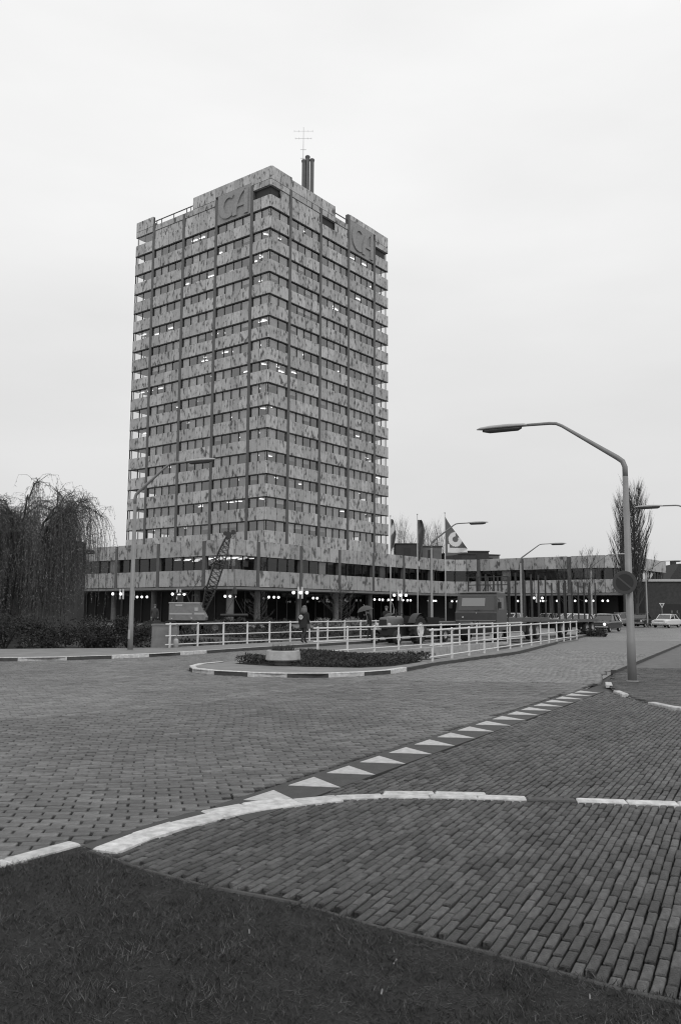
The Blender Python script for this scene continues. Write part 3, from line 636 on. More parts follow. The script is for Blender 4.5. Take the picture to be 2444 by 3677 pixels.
arc2 = [(cc2[0] + 3.6 * math.cos(t), cc2[1] + 3.6 * math.sin(t)) for t in th]
for i in range(4): segs.append((arc2[i], arc2[i + 1], False))
for (u, v) in mods(XW + 3.6, XW + 20.4, 10): segs.append(((u, -25.8), (v, -25.8), False))
wm = MB()
for i, (p, q, lit) in enumerate(segs):
    FW.slab('stone_panel', p, q, ZB[0], ZB[1], 'stone_pod', 0.18); FW.slab('stone_panel', p, q, ZB[2], ZB[3], 'stone_pod', 0.18)
    FW.pane('window_pane', p, q, ZB[1], ZB[2], 'glass_pod', -0.45)
    P0, Q0, d, ln = seg(p, q); out = np.array([d[1], -d[0]]); a = math.atan2(d[1], d[0]); c = P0 - out * 0.42; wm.box((c[0], c[1], (ZB[1] + ZB[2]) / 2), (0.08, 0.12, 1.5), a)
    mid = (P0 + Q0) / 2
    for (z0, z1) in ((ZB[0] - 0.02, ZB[1] - 0.03), (ZB[2] + 0.03, ZB[3] - 0.12)):                   # backing wall behind the slabs
        b = FW.rest.setdefault(('backing_wall', 'slab'), MB()); c = mid - out * 0.33; b.box((c[0], c[1], (z0 + z1) / 2), (ln + 0.02, 0.24, z1 - z0), a)
    if lit:
        for dd in (2.0, 3.4, 4.8):
            c = mid - out * dd; q = obj('ceiling_light', tube_me, wing, (float(c[0]), float(c[1]), ZB[2] - 0.12), a); q.scale = (0.8, 0.6, 0.6)
    elif i % 7 == 3:
        c = mid - out * 0.7; obj('curtain', curtain_mesh(ln - 0.15, 1.44), wing, (float(c[0]), float(c[1]), (ZB[1] + ZB[2]) / 2), a)
    if i in (16, 17, 18, 19): pass
FW.finish(); stuff(wm.build('mullions', 'dark_metal', wing))
for c in pL: MB().bb(-0.02, 0.45, c - PW / 2 + .02, c + PW / 2 - .02, 3.9, 9.25).build('pilaster', 'bronze', wing)
for c in pR: MB().bb(c - PW / 2 + .02, c + PW / 2 - .02, -0.02, 0.45, 3.9 if c != 41.45 else 0.0, 9.25).build('pilaster', 'bronze', wing)
for c in pW: MB().bb(XW - 0.03, XW + 0.45, c - PW / 2 + .02, c + PW / 2 - .02, 0.0 if c != -4.45 else 3.9, 9.25).build('pilaster', 'bronze', wing)
# floors: roof, upper floor and the fascia over the colonnade
outline = [(0.12, 42), (0.12, 0.5), (0.5, 0.12), (43.5, 0.12)] + [(cc[0] + 4.32 * math.cos(t), cc[1] + 4.32 * math.sin(t)) for t in [math.pi / 2 - math.pi / 2 * i / 6 for i in range(1, 6)]] + [(XW + .12, -4.2), (XW + .12, -22.2)] + [(cc2[0] + 3.48 * math.cos(t), cc2[1] + 3.48 * math.sin(t)) for t in [math.pi + math.pi / 2 * i / 6 for i in range(1, 7)]] + [(XW + 20, -25.68), (XW + 20, 42)]
MB().prism(outline[::-1], 8.85, 9.05).build('roof', 'roofing', wing)
MB().prism(outline[::-1], 7.58, 7.78).build('ceiling', 'ceiling', wing)
def fascia(off, z0, z1, m, name):
    b = MB(); pts = [(-off, 42.1), (-off, 0.35), (0.35, -off), (43.5, -off)] + [(cc[0] + (4.2 - off) * math.cos(t), cc[1] + (4.2 - off) * math.sin(t)) for t in [math.pi / 2 - math.pi / 2 * i / 6 for i in range(1, 6)]] + [(XW - off, -4.2), (XW - off, -22.2)] + [(cc2[0] + (3.6 + off) * math.cos(t), cc2[1] + (3.6 + off) * math.sin(t)) for t in [math.pi + math.pi / 2 * i / 6 for i in range(1, 7)]] + [(XW + 20, -25.8 - off), (XW + 20, 42.1)]
    b.prism(pts[::-1], z0, z1); return b.build(name, m, wing)
fascia(0.10, 3.87, 4.13, 'fascia', 'fascia')
# set-back ground floor behind glass: dark rooms
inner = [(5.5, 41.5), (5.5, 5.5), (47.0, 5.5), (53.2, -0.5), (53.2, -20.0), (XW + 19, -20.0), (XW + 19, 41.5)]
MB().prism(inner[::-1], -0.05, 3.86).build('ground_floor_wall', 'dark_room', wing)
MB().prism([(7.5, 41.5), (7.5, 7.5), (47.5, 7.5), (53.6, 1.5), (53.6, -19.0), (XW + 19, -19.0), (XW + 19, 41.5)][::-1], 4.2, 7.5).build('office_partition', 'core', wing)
b = MB()
for a in np.arange(6.0, 46, 1.9): b.bb(a - .05, a + .05, 5.38, 5.47, 0, 3.8)
for a in np.arange(6.0, 41, 1.9): b.bb(5.38, 5.47, a - .05, a + .05, 0, 3.8)
for a in np.arange(-19.5, -1, 1.9): b.bb(53.08, 53.17, a - .05, a + .05, 0, 3.8)
stuff(b.build('shopfront_frames', 'bronze', wing))
shop = MB()
for (a0, a1) in [(6.05 + 1.9 * i, 7.85 + 1.9 * i) for i in range(20)]: shop.add([(a0, 5.42, 0.1), (a1, 5.42, 0.1), (a1, 5.42, 3.7), (a0, 5.42, 3.7)], [(0, 1, 2, 3)])
shop.build('shopfront_glass', 'glass_pod', wing)
for a in (6.6, 14.0, 21.5, 29.0, 36.5): MB().lathe([(0.36, 0), (0.36, 3.86)], 14, (a, 2.2, 0)).build('round_column', 'column', wing, smooth=False)
for a in (7.5, 15.0, 22.6, 30.2): MB().lathe([(0.36, 0), (0.36, 3.86)], 14, (2.2, a, 0)).build('round_column', 'column', wing)
MB().lathe([(0.42, 0), (0.42, 3.86)], 14, (1.6, 1.6, 0)).build('round_column', 'column', wing)
for a in (-8.0, -15.0, -21.0): MB().lathe([(0.36, 0), (0.36, 3.86)], 14, (XW + 2.2, a, 0)).build('round_column', 'column', wing)
# lit panels inside the corner room upstairs
for (x, y, wd, rz) in ((2.2, 5.6, 1.1, R_(-30)), (3.6, 3.4, 1.2, R_(10)), (5.4, 3.0, 0.9, 0)): 
    b = MB(); b.box((0, 0, 0), (wd, 0.05, 0.7)); b.build('pale_board', 'blind', wing, loc=(x, y, 6.95), rz=rz)

# plant boxes on the wing's roof
def roof_box(label, loc, size, m, rz=YAW):
    o = MB(); o.bb(0, size[0], 0, size[1], 0, size[2]); t = thing('plant_room', label, 'plant room', (loc[0], loc[1], 9.04), rz, 'plant rooms on the wing roof')
    o.build('wall', m, t); MB().bb(-.12, size[0] + .12, -.12, size[1] + .12, size[2], size[2] + .18).build('roof_edge', 'roof_box', t); 
    MB().bb(size[0] * .3, size[0] * .55, -.04, 0.02, 0.3, size[2] * .8).build('louvre', 'louvre', t); return t
roof_box('dark flat plant room on the wing roof left of the middle flag', (8.4, 127.5), (4.0, 5.0, 2.55), 'roof_box', R_(0))
roof_box('small grey plant room with a dark opening right of the middle flag', (12.5, 129.0), (3.0, 4.0, 2.3), 'roof_box_pale', R_(0))
roof_box('long low dark plant room behind the lettered flag', (15.9, 130.0), (5.0, 4.0, 1.25), 'roof_box', R_(4))
roof_box('dark plant room above the bend of the wing', (20.6, 142.0), (4.4, 6.0, 2.5), 'roof_box', R_(2))
roof_box('paler stepped plant room right of the lettered flag', (24.4, 143.0), (2.9, 5.0, 2.0), 'roof_box_pale', R_(20))

# ------------------------------------------------------------------ other buildings
t = thing('flat_roofed_building', 'dark flat-roofed building half hidden behind the weeping willow', 'building', (-36.0, 74.0, 0), R_(6))
MB().bb(-8, 6.4, 0, 3.6, 0, 9.2).build('wall', 'roof_box', t); MB().bb(6.42, 12.7, 0.6, 3.6, 0, 7.75).build('side_wall', 'roof_box', t)
for x in (-3.5, -1.0, 1.5, 4.0):
    for z_ in (1.5, 4.3, 7.0): w_ = MB().bb(x - .7, x + .7, -.05, 0.02, z_, z_ + 1.3).build('window', 'dark_metal', t); MB().bb(x - .6, x + .6, -.07, -.05, z_ + .1, z_ + 1.2).build('pane', 'glass_pod', w_)
MB().bb(12.71, 13.6, 1.0, 3.0, 6.7, 7.0).build('canopy', 'roof_box', t)
t = thing('brick_hall', 'dark brick hall with a pale roof edge behind the parked cars', 'building', (38.2, 106.5, 0), R_(-8))
MB().bb(0, 45, 0, 18, 0, 5.4).build('wall', 'brick_wall', t); MB().bb(-.2, 45.2, -.2, 18.2, 5.42, 5.72).build('roof_edge', 'coping', t)
MB().bb(7.4, 7.7, -.16, -.01, 0, 5.4).build('downpipe', 'dark_metal', t); MB().bb(2.0, 5.0, -.10, -.01, 0.1, 2.6).build('garage_door', 'chassis', t)
for x in (12, 17): MB().bb(x, x + 2.2, -.08, -.01, 1.2, 2.8).build('window', 'dark_metal', t)
def house(label, loc, wd, dp, hw, hr, rz):
    t = thing('gabled_house', label, 'house', (loc[0], loc[1], 0), rz)
    MB().bb(0, wd, 0, dp, 0, hw).build('wall', 'brick_wall', t)
    b = MB(); b.prism([(-.3, hw), (wd * .28, hw + hr), (wd * .8, hw + hr), (wd + .3, hw)], -.2, dp + .2, axis='y'); rf = b.build('roof', 'roof_tile', t)
    for (x, y) in ((wd * .30, dp * .4), (wd * .62, dp * .5)): MB().bb(x, x + .8, y, y + .7, hw + hr - .6, hw + hr + .7).build('chimney', 'brick_wall', rf)
    MB().bb(wd * .25, wd * .7, -.9, 0.5, hw + .2, hw + 1.3).build('dormer', 'dark_metal', rf)
    return t
house('dark gabled house with two chimneys above the brick hall', (53.6, 140.0), 9, 9, 5.4, 4.2, R_(0))
house('second dark roof at the right edge above the brick hall', (63.2, 142.0), 9, 9, 5.0, 3.6, R_(0))

# ------------------------------------------------------------------ white tube railings
def railing(label, pts, group='white bridge railings', zb=0.05, ext=0.25, h=(0.97, 0.50, 0.15), rails=3):
    p0 = np.array(pts[0]); rt = thing('railing', label, 'railing', (float(p0[0]), float(p0[1]), 0), 0, group)
    P = [np.array(p) - p0 for p in pts]; d0 = (P[1] - P[0]) / np.hypot(*(P[1] - P[0])); d1 = (P[-1] - P[-2]) / np.hypot(*(P[-1] - P[-2]))
    line = [P[0] - d0 * ext] + P[1:-1] + [P[-1] + d1 * ext]
    for z, r in zip(h[:rails], (0.031, 0.023, 0.023)):
        MB().tube([(float(q[0]), float(q[1]), z + zb) for q in line], r, 8).build('rail', 'white_paint', rt, smooth=True)
    for q in P:
        b = MB(); b.box((float(q[0]), float(q[1]), (h[0] + 0.02) / 2 + zb - 0.1), (0.066, 0.055, h[0] + 0.2), math.atan2(d0[1], d0[0])); b.ball((float(q[0]), float(q[1]), h[0] + zb + 0.02), 0.045, 8); b.build('post', 'white_paint', rt)
    return rt
def lin(a, b, n): return [(a[0] + (b[0] - a[0]) * i / (n - 1), a[1] + (b[1] - a[1]) * i / (n - 1)) for i in range(n)]
railing('far white railing of the bridge, running from the concrete pier behind the walking person', lin((-6.89, 34.62), (1.15, 47.25), 10) + [(2.05, 48.65), (2.95, 50.06)], zb=0.08)
railing('middle white railing in front of the tractor and truck', lin((-0.78, 30.09), (9.84, 46.36), 11), zb=0.04)
railing('nearest long white railing beside the main road, ending by the truck bed', lin((2.86, 26.39), (13.66, 49.23), 14), zb=0.08)
railing('white railing cut off by the right edge of the picture', lin((9.62, 23.9), (19.4, 43.0), 11), zb=0.06)

# ------------------------------------------------------------------ street lamps
def street_lamp(label, x, y, hb, adir, rb=0.085, rise=1.12, zb=0.0, scale=1.0):
    t = thing('street_lamp', label, 'street lamp', (x, y, zb), adir, 'grey street lamps with bent arms')
    b = MB(); b.tube([(0, 0, 0), (0, 0, 1.0), (0, 0, 1.02), (0, 0, hb - 0.35)], [rb * 1.12, rb * 1.08, rb, rb * 0.72], 12); post_ = b.build('post', 'lamp_steel', t, smooth=True)
    MB().bb(-rb * .5, rb * .5, -rb * 1.14, -rb * .9, .45, .80).build('access_door', 'lamp_head', post_)
    MB().lathe([(rb * 1.75, -.02), (rb * 1.7, .025), (rb * 1.2, .05)], 14).build('foot_collar', 'concrete_grey', post_)
    r = rb * 0.70; e = 1.62 * scale
    arm = [(0, 0, hb - 0.36), (0, 0, hb - 0.12), (0.05, 0, hb + 0.02), (0.17, 0, hb + 0.12), (e - 0.14, 0, hb + rise - 0.09), (e, 0, hb + rise - 0.02), (e + 0.16, 0, hb + rise), (2.42 * scale, 0, hb + rise + 0.01)]
    MB().tube(arm, [r, r, r, r, r * .62, r * .62, r * .62, r * .55], 10).build('arm', 'lamp_steel', t, smooth=True)
    x0, x1, z = 2.34 * scale, 3.68 * scale, hb + rise; b = MB(); V = []; n = 10
    prof = [(x0, 0.03, 0.03), (x0 + 0.08, 0.09, 0.06), (x0 + 0.5, 0.125, 0.085), (x1 - 0.35, 0.12, 0.08), (x1 - 0.10, 0.075, 0.055), (x1, 0.02, 0.02)]
    for (px, wy, hz) in prof:
        for j in range(n):
            a = 2 * math.pi * j / n; V.append((px, wy * math.cos(a), z + (hz * math.sin(a) if math.sin(a) > 0 else 0.30 * hz * math.sin(a))))
    b.add(V, [(i * n + j, i * n + (j + 1) % n, (i + 1) * n + (j + 1) % n, (i + 1) * n + j) for i in range(len(prof) - 1) for j in range(n)] + [tuple(range(n))[::-1], tuple(range(len(V) - n, len(V)))])
    hd = b.build('lamp_head', 'lamp_head', t, smooth=True)
    MB().lathe([(0.02, x0 + 0.15), (0.072, x0 + 0.25), (0.076, x1 - 0.35), (0.03, x1 - 0.16)], 10, (0, 0, z - 0.045), 'x').build('lens', 'lamp_lens', hd, smooth=True)
    return t
AL, AR = math.atan2(0.44, -0.90), math.atan2(-0.44, 0.90)
street_lamp('tall grey street lamp nearest the camera, carrying the round sign', 6.87, 20.16, 5.25, AL, 0.092)
street_lamp('grey street lamp in front of the tower by the dark hedge', -7.91, 32.28, 5.95, AR, 0.090, zb=0.08)
street_lamp('grey street lamp reaching over the lettered flag', 5.70, 52.8, 5.85, AR, zb=0.05)
street_lamp('grey street lamp rising behind the truck bed stakes', 14.5, 68.0, 5.85, AR)
street_lamp('thin street lamp in front of the rounded end of the wing', 23.7, 80.0, 5.85, AR)
street_lamp('small far street lamp in front of the brick hall', 32.5, 90.0, 5.85, AR)
street_lamp('street lamp whose arm reaches in from the right beside the poplar', 17.85, 39.9, 5.6, AL, zb=0.07)
street_lamp('street lamp at the right edge with only its tip in view', 27.2, 56.6, 5.6, AL, zb=0.07)

t = thing('no_parking_sign', 'round dark no-parking sign with a diagonal bar on the nearest lamp post', 'road sign', (6.72, 20.02, 2.33), math.atan2(-6.72, 20.02) * 1.0)
b = MB(); b.lathe([(0.20, -0.015), (0.272, -0.015), (0.275, 0.0), (0.272, 0.012), (0.20, 0.012)], 40, (0, -0.045, 0), 'y', caps=False); b.build('rim', 'sign_ring', t, smooth=False)
MB().lathe([(0.0, -0.052), (0.205, -0.052), (0.205, -0.035), (0.0, -0.035)], 40, (0, 0, 0), 'y').build('face', 'sign_field', t)
MB().box((0, -0.056, 0), (0.40, 0.006, 0.036), 0, ry=R_(42)).build('bar', 'sign_bar', t)
MB().bb(-0.10, 0.10, -0.028, 0.02, -0.03, 0.03).build('clamp', 'lamp_steel', t)

# ------------------------------------------------------------------ lamps of the forecourt and colonnade
gl = MB(); gl.ball((0, 0, 0), 0.155, 14); globe_me = gl.mesh('globe', 'globe', smooth=True)
st = MB(); st.tube([(0, 0, 0.19), (0, 0, 0.75)], 0.025, 6); st.lathe([(0.07, 0.16), (0.05, 0.24)], 8); stem_me = st.mesh('stem', 'dark_metal')
GL = [(-8.24, 98.34), (-7.70, 99.04), (-7.22, 99.67), (-3.31, 104.78), (-2.83, 105.41), (4.68, 115.23), (5.39, 116.15), (5.86, 116.77), (6.71, 117.88), (7.29, 118.64), (8.96, 120.82), (9.67, 121.75), (10.15, 122.38), (13.16, 126.31), (13.99, 127.40), (14.43, 127.96), (17.38, 131.82), (18.31, 133.04),
      (-24.58, 102.91), (-23.90, 102.40), (-23.14, 101.81), (-12.70, 93.83), (-12.09, 93.36), (-11.51, 92.91), (25.98, 124.17), (28.72, 122.07), (29.08, 121.80), (29.40, 121.55), (30.77, 120.50), (32.89, 118.88), (34.15, 117.91), (34.95, 117.30), (36.01, 116.49), (36.58, 116.06)]
ORD = 'first second third fourth fifth sixth seventh eighth ninth tenth eleventh twelfth thirteenth fourteenth fifteenth sixteenth seventeenth eighteenth'.split()
for gi, (x, y) in enumerate(GL):
    if gi < 18: lb_ = ORD[gi] + ' lit globe lamp from the left under the wing face right of its corner'
    elif gi < 24: lb_ = ORD[gi - 18] + ' lit globe lamp from the left under the wing face left of its corner'
    else: lb_ = ORD[gi - 24] + ' lit globe lamp from the left under the far wing behind the stakes'
    t = thing('globe_lamp', lb_, 'lamp', (x, y, 3.11), 0, 'globe lamps under the wing')
    obj('globe', globe_me, t); obj('stem', stem_me, t)
def h_lamp(label, x, y, zc=3.25, rz=0.0, globes=(-0.62, 0.04, 0.62), s=1.0):
    t = thing('globe_lamp_standard', label, 'lamp', (x, y, 0), rz, 'H-shaped globe lamp standards')
    MB().tube([(0, 0, 0), (0, 0, zc - 0.3)], 0.05, 8).build('post', 'dark_metal', t)
    for q in (-0.17, 0.17): MB().bb(q - 0.085, q + 0.085, -0.06, 0.06, zc - 0.55, zc + 0.55).build('upright', 'pole_white', t)
    MB().bb(-0.7, 0.7, 0.07, 0.11, zc - 0.03, zc + 0.03).build('crossbar', 'dark_metal', t)
    for q in globes: o = obj('globe', globe_me, t, (q, -0.22, zc)); o.scale = (s, s, s)
    return t
h_lamp('H-shaped lamp standard with three globes above the walking person', -3.70, 79.0)
h_lamp('H-shaped lamp standard with three globes left of the crane boom', -17.1, 90.0)
h_lamp('leftmost H-shaped lamp standard with globes beside the willow', -23.4, 91.0, globes=(-0.9, -0.05))
h_lamp('H-shaped lamp standard partly hidden by the left street lamp', -24.2, 99.0, globes=(0.05,))
h_lamp('H-shaped lamp standard with three globes beside the first flagpole', 6.35, 90.0)
h_lamp('H-shaped lamp standard seen through the truck stakes', 24.2, 104.0, globes=(-0.5, 0.5))

# ------------------------------------------------------------------ flags
def flagpole(label, x, y, h):
    t = thing('flagpole', label, 'flagpole', (x, y, 0), 0, 'white flagpoles in front of the wing')
    MB().tube([(0, 0, 0), (0, 0, h * .5), (0, 0, h)], [0.06, 0.05, 0.035], 8).build('pole', 'pole_white', t, smooth=True); MB().ball((0, 0, h + 0.05), 0.07, 8).build('finial', 'pole_white', t)
def limp_flag(label, x, y, ztop, ln, wd, phase, seq):
    """a striped flag hanging in folds along its pole"""
    nu, nv = 30, 14; b = MB(); V = []
    for i in range(nu + 1):
        u = i / nu; half = wd * (0.35 + 0.65 * math.sin(math.pi * min(1, u * 1.25) ** 0.8)) * (1 - 0.75 * max(0, u - .75) / .25)
        for j in range(nv + 1):
            v = j / nv; V.append((0.05 + half * v + 0.10 * math.sin(u * 5 + phase) * v, 0.13 * math.sin(v * 9 + u * 4 + phase) * (0.3 + v), -u * ln + 0.25 * math.sin(v * 3 + phase) * u))
    F_ = []; mi = []
    for i in range(nu):
        for j in range(nv):
            b.add([], []); F_.append((i * (nv + 1) + j, i * (nv + 1) + j + 1, (i + 1) * (nv + 1) + j + 1, (i + 1) * (nv + 1) + j)); s = (i / nu) * 1.0 + (j / nv) * 0.16
            mi.append(next(m for lim, m in seq if s < lim))
    b.v = V; b.f = F_; b.mi = mi; b.rnd = [0] * len(F_)
    o = b.build('flag', ['flag_dark', 'flag_white', 'flag_mid'], None, smooth=True, loc=(x, y, ztop)); tag(o, label, 'flag', 'flags in front of the wing')
    s_ = o.modifiers.new('thickness', 'SOLIDIFY'); s_.thickness = 0.012
flagpole('left white flagpole beside the edge of the tower', 4.46, 75.0, 10.0); flagpole('middle white flagpole above the tractor', 6.86, 75.0, 10.15); flagpole('right white flagpole beside the truck cab', 9.32, 75.0, 10.3)
limp_flag('limp striped flag on the left pole, with a pale middle part', 4.46, 75.0, 9.75, 4.1, 0.34, 0.4, [(0.17, 0), (0.36, 1), (0.74, 2), (0.98, 1), (9, 0)])
limp_flag('limp dark flag with a pale tip on the middle pole', 6.86, 75.0, 9.7, 4.3, 0.62, 2.1, [(0.20, 0), (0.30, 2), (0.90, 0), (1.0, 1), (9, 0)])
def lettered_flag():
    nu, nv = 44, 50; b = MB(); V = []; F_ = []; mi = []
    for i in range(nu + 1):
        u = i / nu
        for j in range(nv + 1):
            v = j / nv; top = 10.0 - 2.80 * u ** 0.9; bot = 6.45 + 0.30 * u; z = top + (bot - top) * v
            V.append((0.04 + 1.95 * u, 0.20 * math.sin(u * 7.0 + v * 2.2) * (0.25 + u), z + 0.07 * math.sin(u * 6 + v * 3) * u))
    for i in range(nu):
        for j in range(nv):
            u, v = (i + .5) / nu, (j + .5) / nv; F_.append((i * (nv + 1) + j, i * (nv + 1) + j + 1, (i + 1) * (nv + 1) + j + 1, (i + 1) * (nv + 1) + j))
            X = 1.95 * u; tp = 10.0 - 2.80 * u ** 0.9; Z = tp + (6.45 + 0.30 * u - tp) * v; rr = math.hypot(X - 0.86, (Z - 7.98) * 0.95); a = math.degrees(math.atan2(Z - 7.98, X - 0.86)); m = 2
            if 0.24 < rr < 0.60 and not (30 < a < 85): m = 1
            if 6.78 < Z < 7.22 and X > 0.16: m = 1
            if 0.16 < X < 0.36 and 6.78 < Z < 7.55: m = 1
            mi.append(m)
    b.v = V; b.f = F_; b.mi = mi; b.rnd = [0] * len(F_)
    o = b.build('flag', ['flag_dark', 'flag_white', 'flag_mid'], None, smooth=True, loc=(9.32, 75.0, 0)); tag(o, 'dark flag with a white curved letter and stripe blowing from the right pole', 'flag', 'flags in front of the wing')
    o.modifiers.new('thickness', 'SOLIDIFY').thickness = 0.012
lettered_flag()

# ------------------------------------------------------------------ pier, bollard, planter
t = thing('concrete_pier', 'grey concrete pier at the start of the far white railing', 'pier', (-7.68, 34.85, 0.0), R_(3))
MB().bb(0, 1.02, 0, 0.6, -0.5, 0.98).build('block', 'concrete_grey', t); MB().bb(-.03, 1.05, -.03, 0.63, 0.985, 1.05).build('cap', 'concrete_grey', t)
t = thing('low_post', 'small pale concrete post at the foot of the grey pier', 'post', (-6.62, 34.55, 0.09)); MB().lathe([(0.10, 0), (0.10, 0.30), (0.08, 0.36), (0.03, 0.385)], 12).build('post_body', 'concrete', t, smooth=True)
MB().lathe([(0.13, -0.02), (0.13, 0.03), (0.1, 0.035)], 12).build('foot', 'concrete_grey', t)
t = thing('planter', 'round pale concrete planter on a small foot in front of the plant bed', 'planter', (-1.61, 24.35, 0.085))
MB().lathe([(0.24, 0), (0.24, 0.12), (0.20, 0.125)], 20).build('foot', 'concrete_grey', t)
MB().lathe([(0.30, 0.126), (0.47, 0.14), (0.50, 0.17), (0.475, 0.40), (0.46, 0.425), (0.41, 0.425), (0.40, 0.36)], 28).build('bowl', 'concrete', t, smooth=False)
b = MB(); b.lathe([(0.0, 0.365), (0.40, 0.365)], 20)
for i in range(260):
    a, r = random.uniform(0, 6.28), 0.36 * math.sqrt(random.random()); h_ = random.uniform(0.08, 0.26); x, y = r * math.cos(a), r * math.sin(a); dx, dy = random.uniform(-.08, .08), random.uniform(-.08, .08)
    b.add([(x - .008, y, .37), (x + .008, y, .37), (x + dx, y + dy, .37 + h_)], [(0, 1, 2)])
b.build('plants', 'groundcover', t, attr=True)
# give-way sign on a post in front of the brick hall
t = thing('traffic_sign', 'small pale triangular sign on a thin post before the brick hall', 'road sign', (35.2, 93.0, 0)); MB().tube([(0, 0, 0), (0, 0, 2.35)], 0.04, 6).build('post', 'lamp_steel', t)
MB().prism([(-.3, 2.6), (0, 2.05), (.3, 2.6)], -.07, -.045, axis='y').build('plate', 'old_white', t); MB().prism([(-.17, 2.53), (0, 2.2), (.17, 2.53)], -.085, -.071, axis='y').build('inner_field', 'sign_back', t)
# fallen leaves on the lawn and path
def leaf(x, y, rz, s, label):
    b = MB(); pts = [(-.5, 0), (-.25, .2), (.1, .26), (.35, .12), (.55, 0), (.35, -.14), (.05, -.24), (-.28, -.18)]; V = [(a * s, c * s, 0.012 * math.sin(a * 5) + 0.25 * s * (c * c) * 2) for a, c in pts] + [(0, 0, 0)]
    b.add(V, [(i, (i + 1) % 8, 8) for i in range(8)]); o = b.build('fallen_leaf', 'leaf_dead', None, loc=(x, y, 0.03), rz=rz); o.rotation_euler = (random.uniform(-.5, .5), random.uniform(-.4, .4), rz)
    tag(o, label, 'leaf', 'fallen leaves')
leaf(-0.62, 5.53, 0.8, 0.055, 'pale dry leaf lying alone on the brick path near the lawn edge')
LV = sorted([(random.uniform(-1.6, 1.2), random.uniform(3.0, 5.4)) for _ in range(16)], key=lambda q: q[0] / q[1])
LV = [q for q in LV if inside([(-1.69, 5.9), (-2.1, 5.5), (-3, 3), (1.5, 3), (1.3, 3.8), (0.1, 4.6), (-.9, 5.2)], np.array([q[0]]), np.array([q[1]]))[0]]
for i, (x, y) in enumerate(LV): leaf(x, y, random.uniform(0, 6.28), random.uniform(0.012, 0.028), ORD[i] + ' small dry leaf from the left lying in the dark grass')

# ------------------------------------------------------------------ vehicles (local +x is forward)
_wm = {}
def wheel(parent, x, y, r, wd, rr, rim='rim', lugs=0):
    k = (r, wd, rr, lugs)
    if k not in _wm:
        b = MB(); h = wd / 2; b.lathe([(rr, -h * .8), (r * .86, -h), (r * .96, -h * .85), (r, -h * .5), (r, h * .5), (r * .96, h * .85), (r * .86, h), (rr, h * .8)], 24, axis='y', caps=False)
        for i in range(lugs):
            a = 2 * math.pi * i / lugs
            for s_ in (-1, 1): b.box((math.cos(a) * r, s_ * h * .45, math.sin(a) * r), (0.05, h * .8, 0.10), 0, ry=-a + s_ * .3)
        q = MB(); q.lathe([(0.02, -h * .55), (rr * .35, -h * .62), (rr * .45, -h * .35), (rr * .85, -h * .45), (rr, -h * .82), (rr, h * .82), (rr * .85, h * .45), (rr * .45, h * .35), (rr * .35, h * .62), (0.02, h * .55)], 20, axis='y')
        _wm[k] = (b.mesh('wheel', 'tyre'), q)
    w_ = obj('wheel', _wm[k][0], parent, (x, y, r)); o = obj('rim', _wm[k][1].mesh('rim', rim), w_); return w_
def loft(b, st, n=12, p=3.2, mi=0):
    """st: (x, half width, z0, z1): rounded box sections"""
    V = []
    for (x, hw, z0, z1) in st:
        zc, hh = (z0 + z1) / 2, (z1 - z0) / 2
        for j in range(n):
            a = 2 * math.pi * (j + .5) / n; c, s_ = math.cos(a), math.sin(a); V.append((x, hw * math.copysign(abs(c) ** (2 / p), c), zc + hh * math.copysign(abs(s_) ** (2 / p), s_)))
    k = len(st); b.add(V, [(i * n + j, (i + 1) * n + j, (i + 1) * n + (j + 1) % n, i * n + (j + 1) % n) for i in range(k - 1) for j in range(n)] + [tuple(range(n)), tuple(range((k - 1) * n, k * n))[::-1]], mi); return b
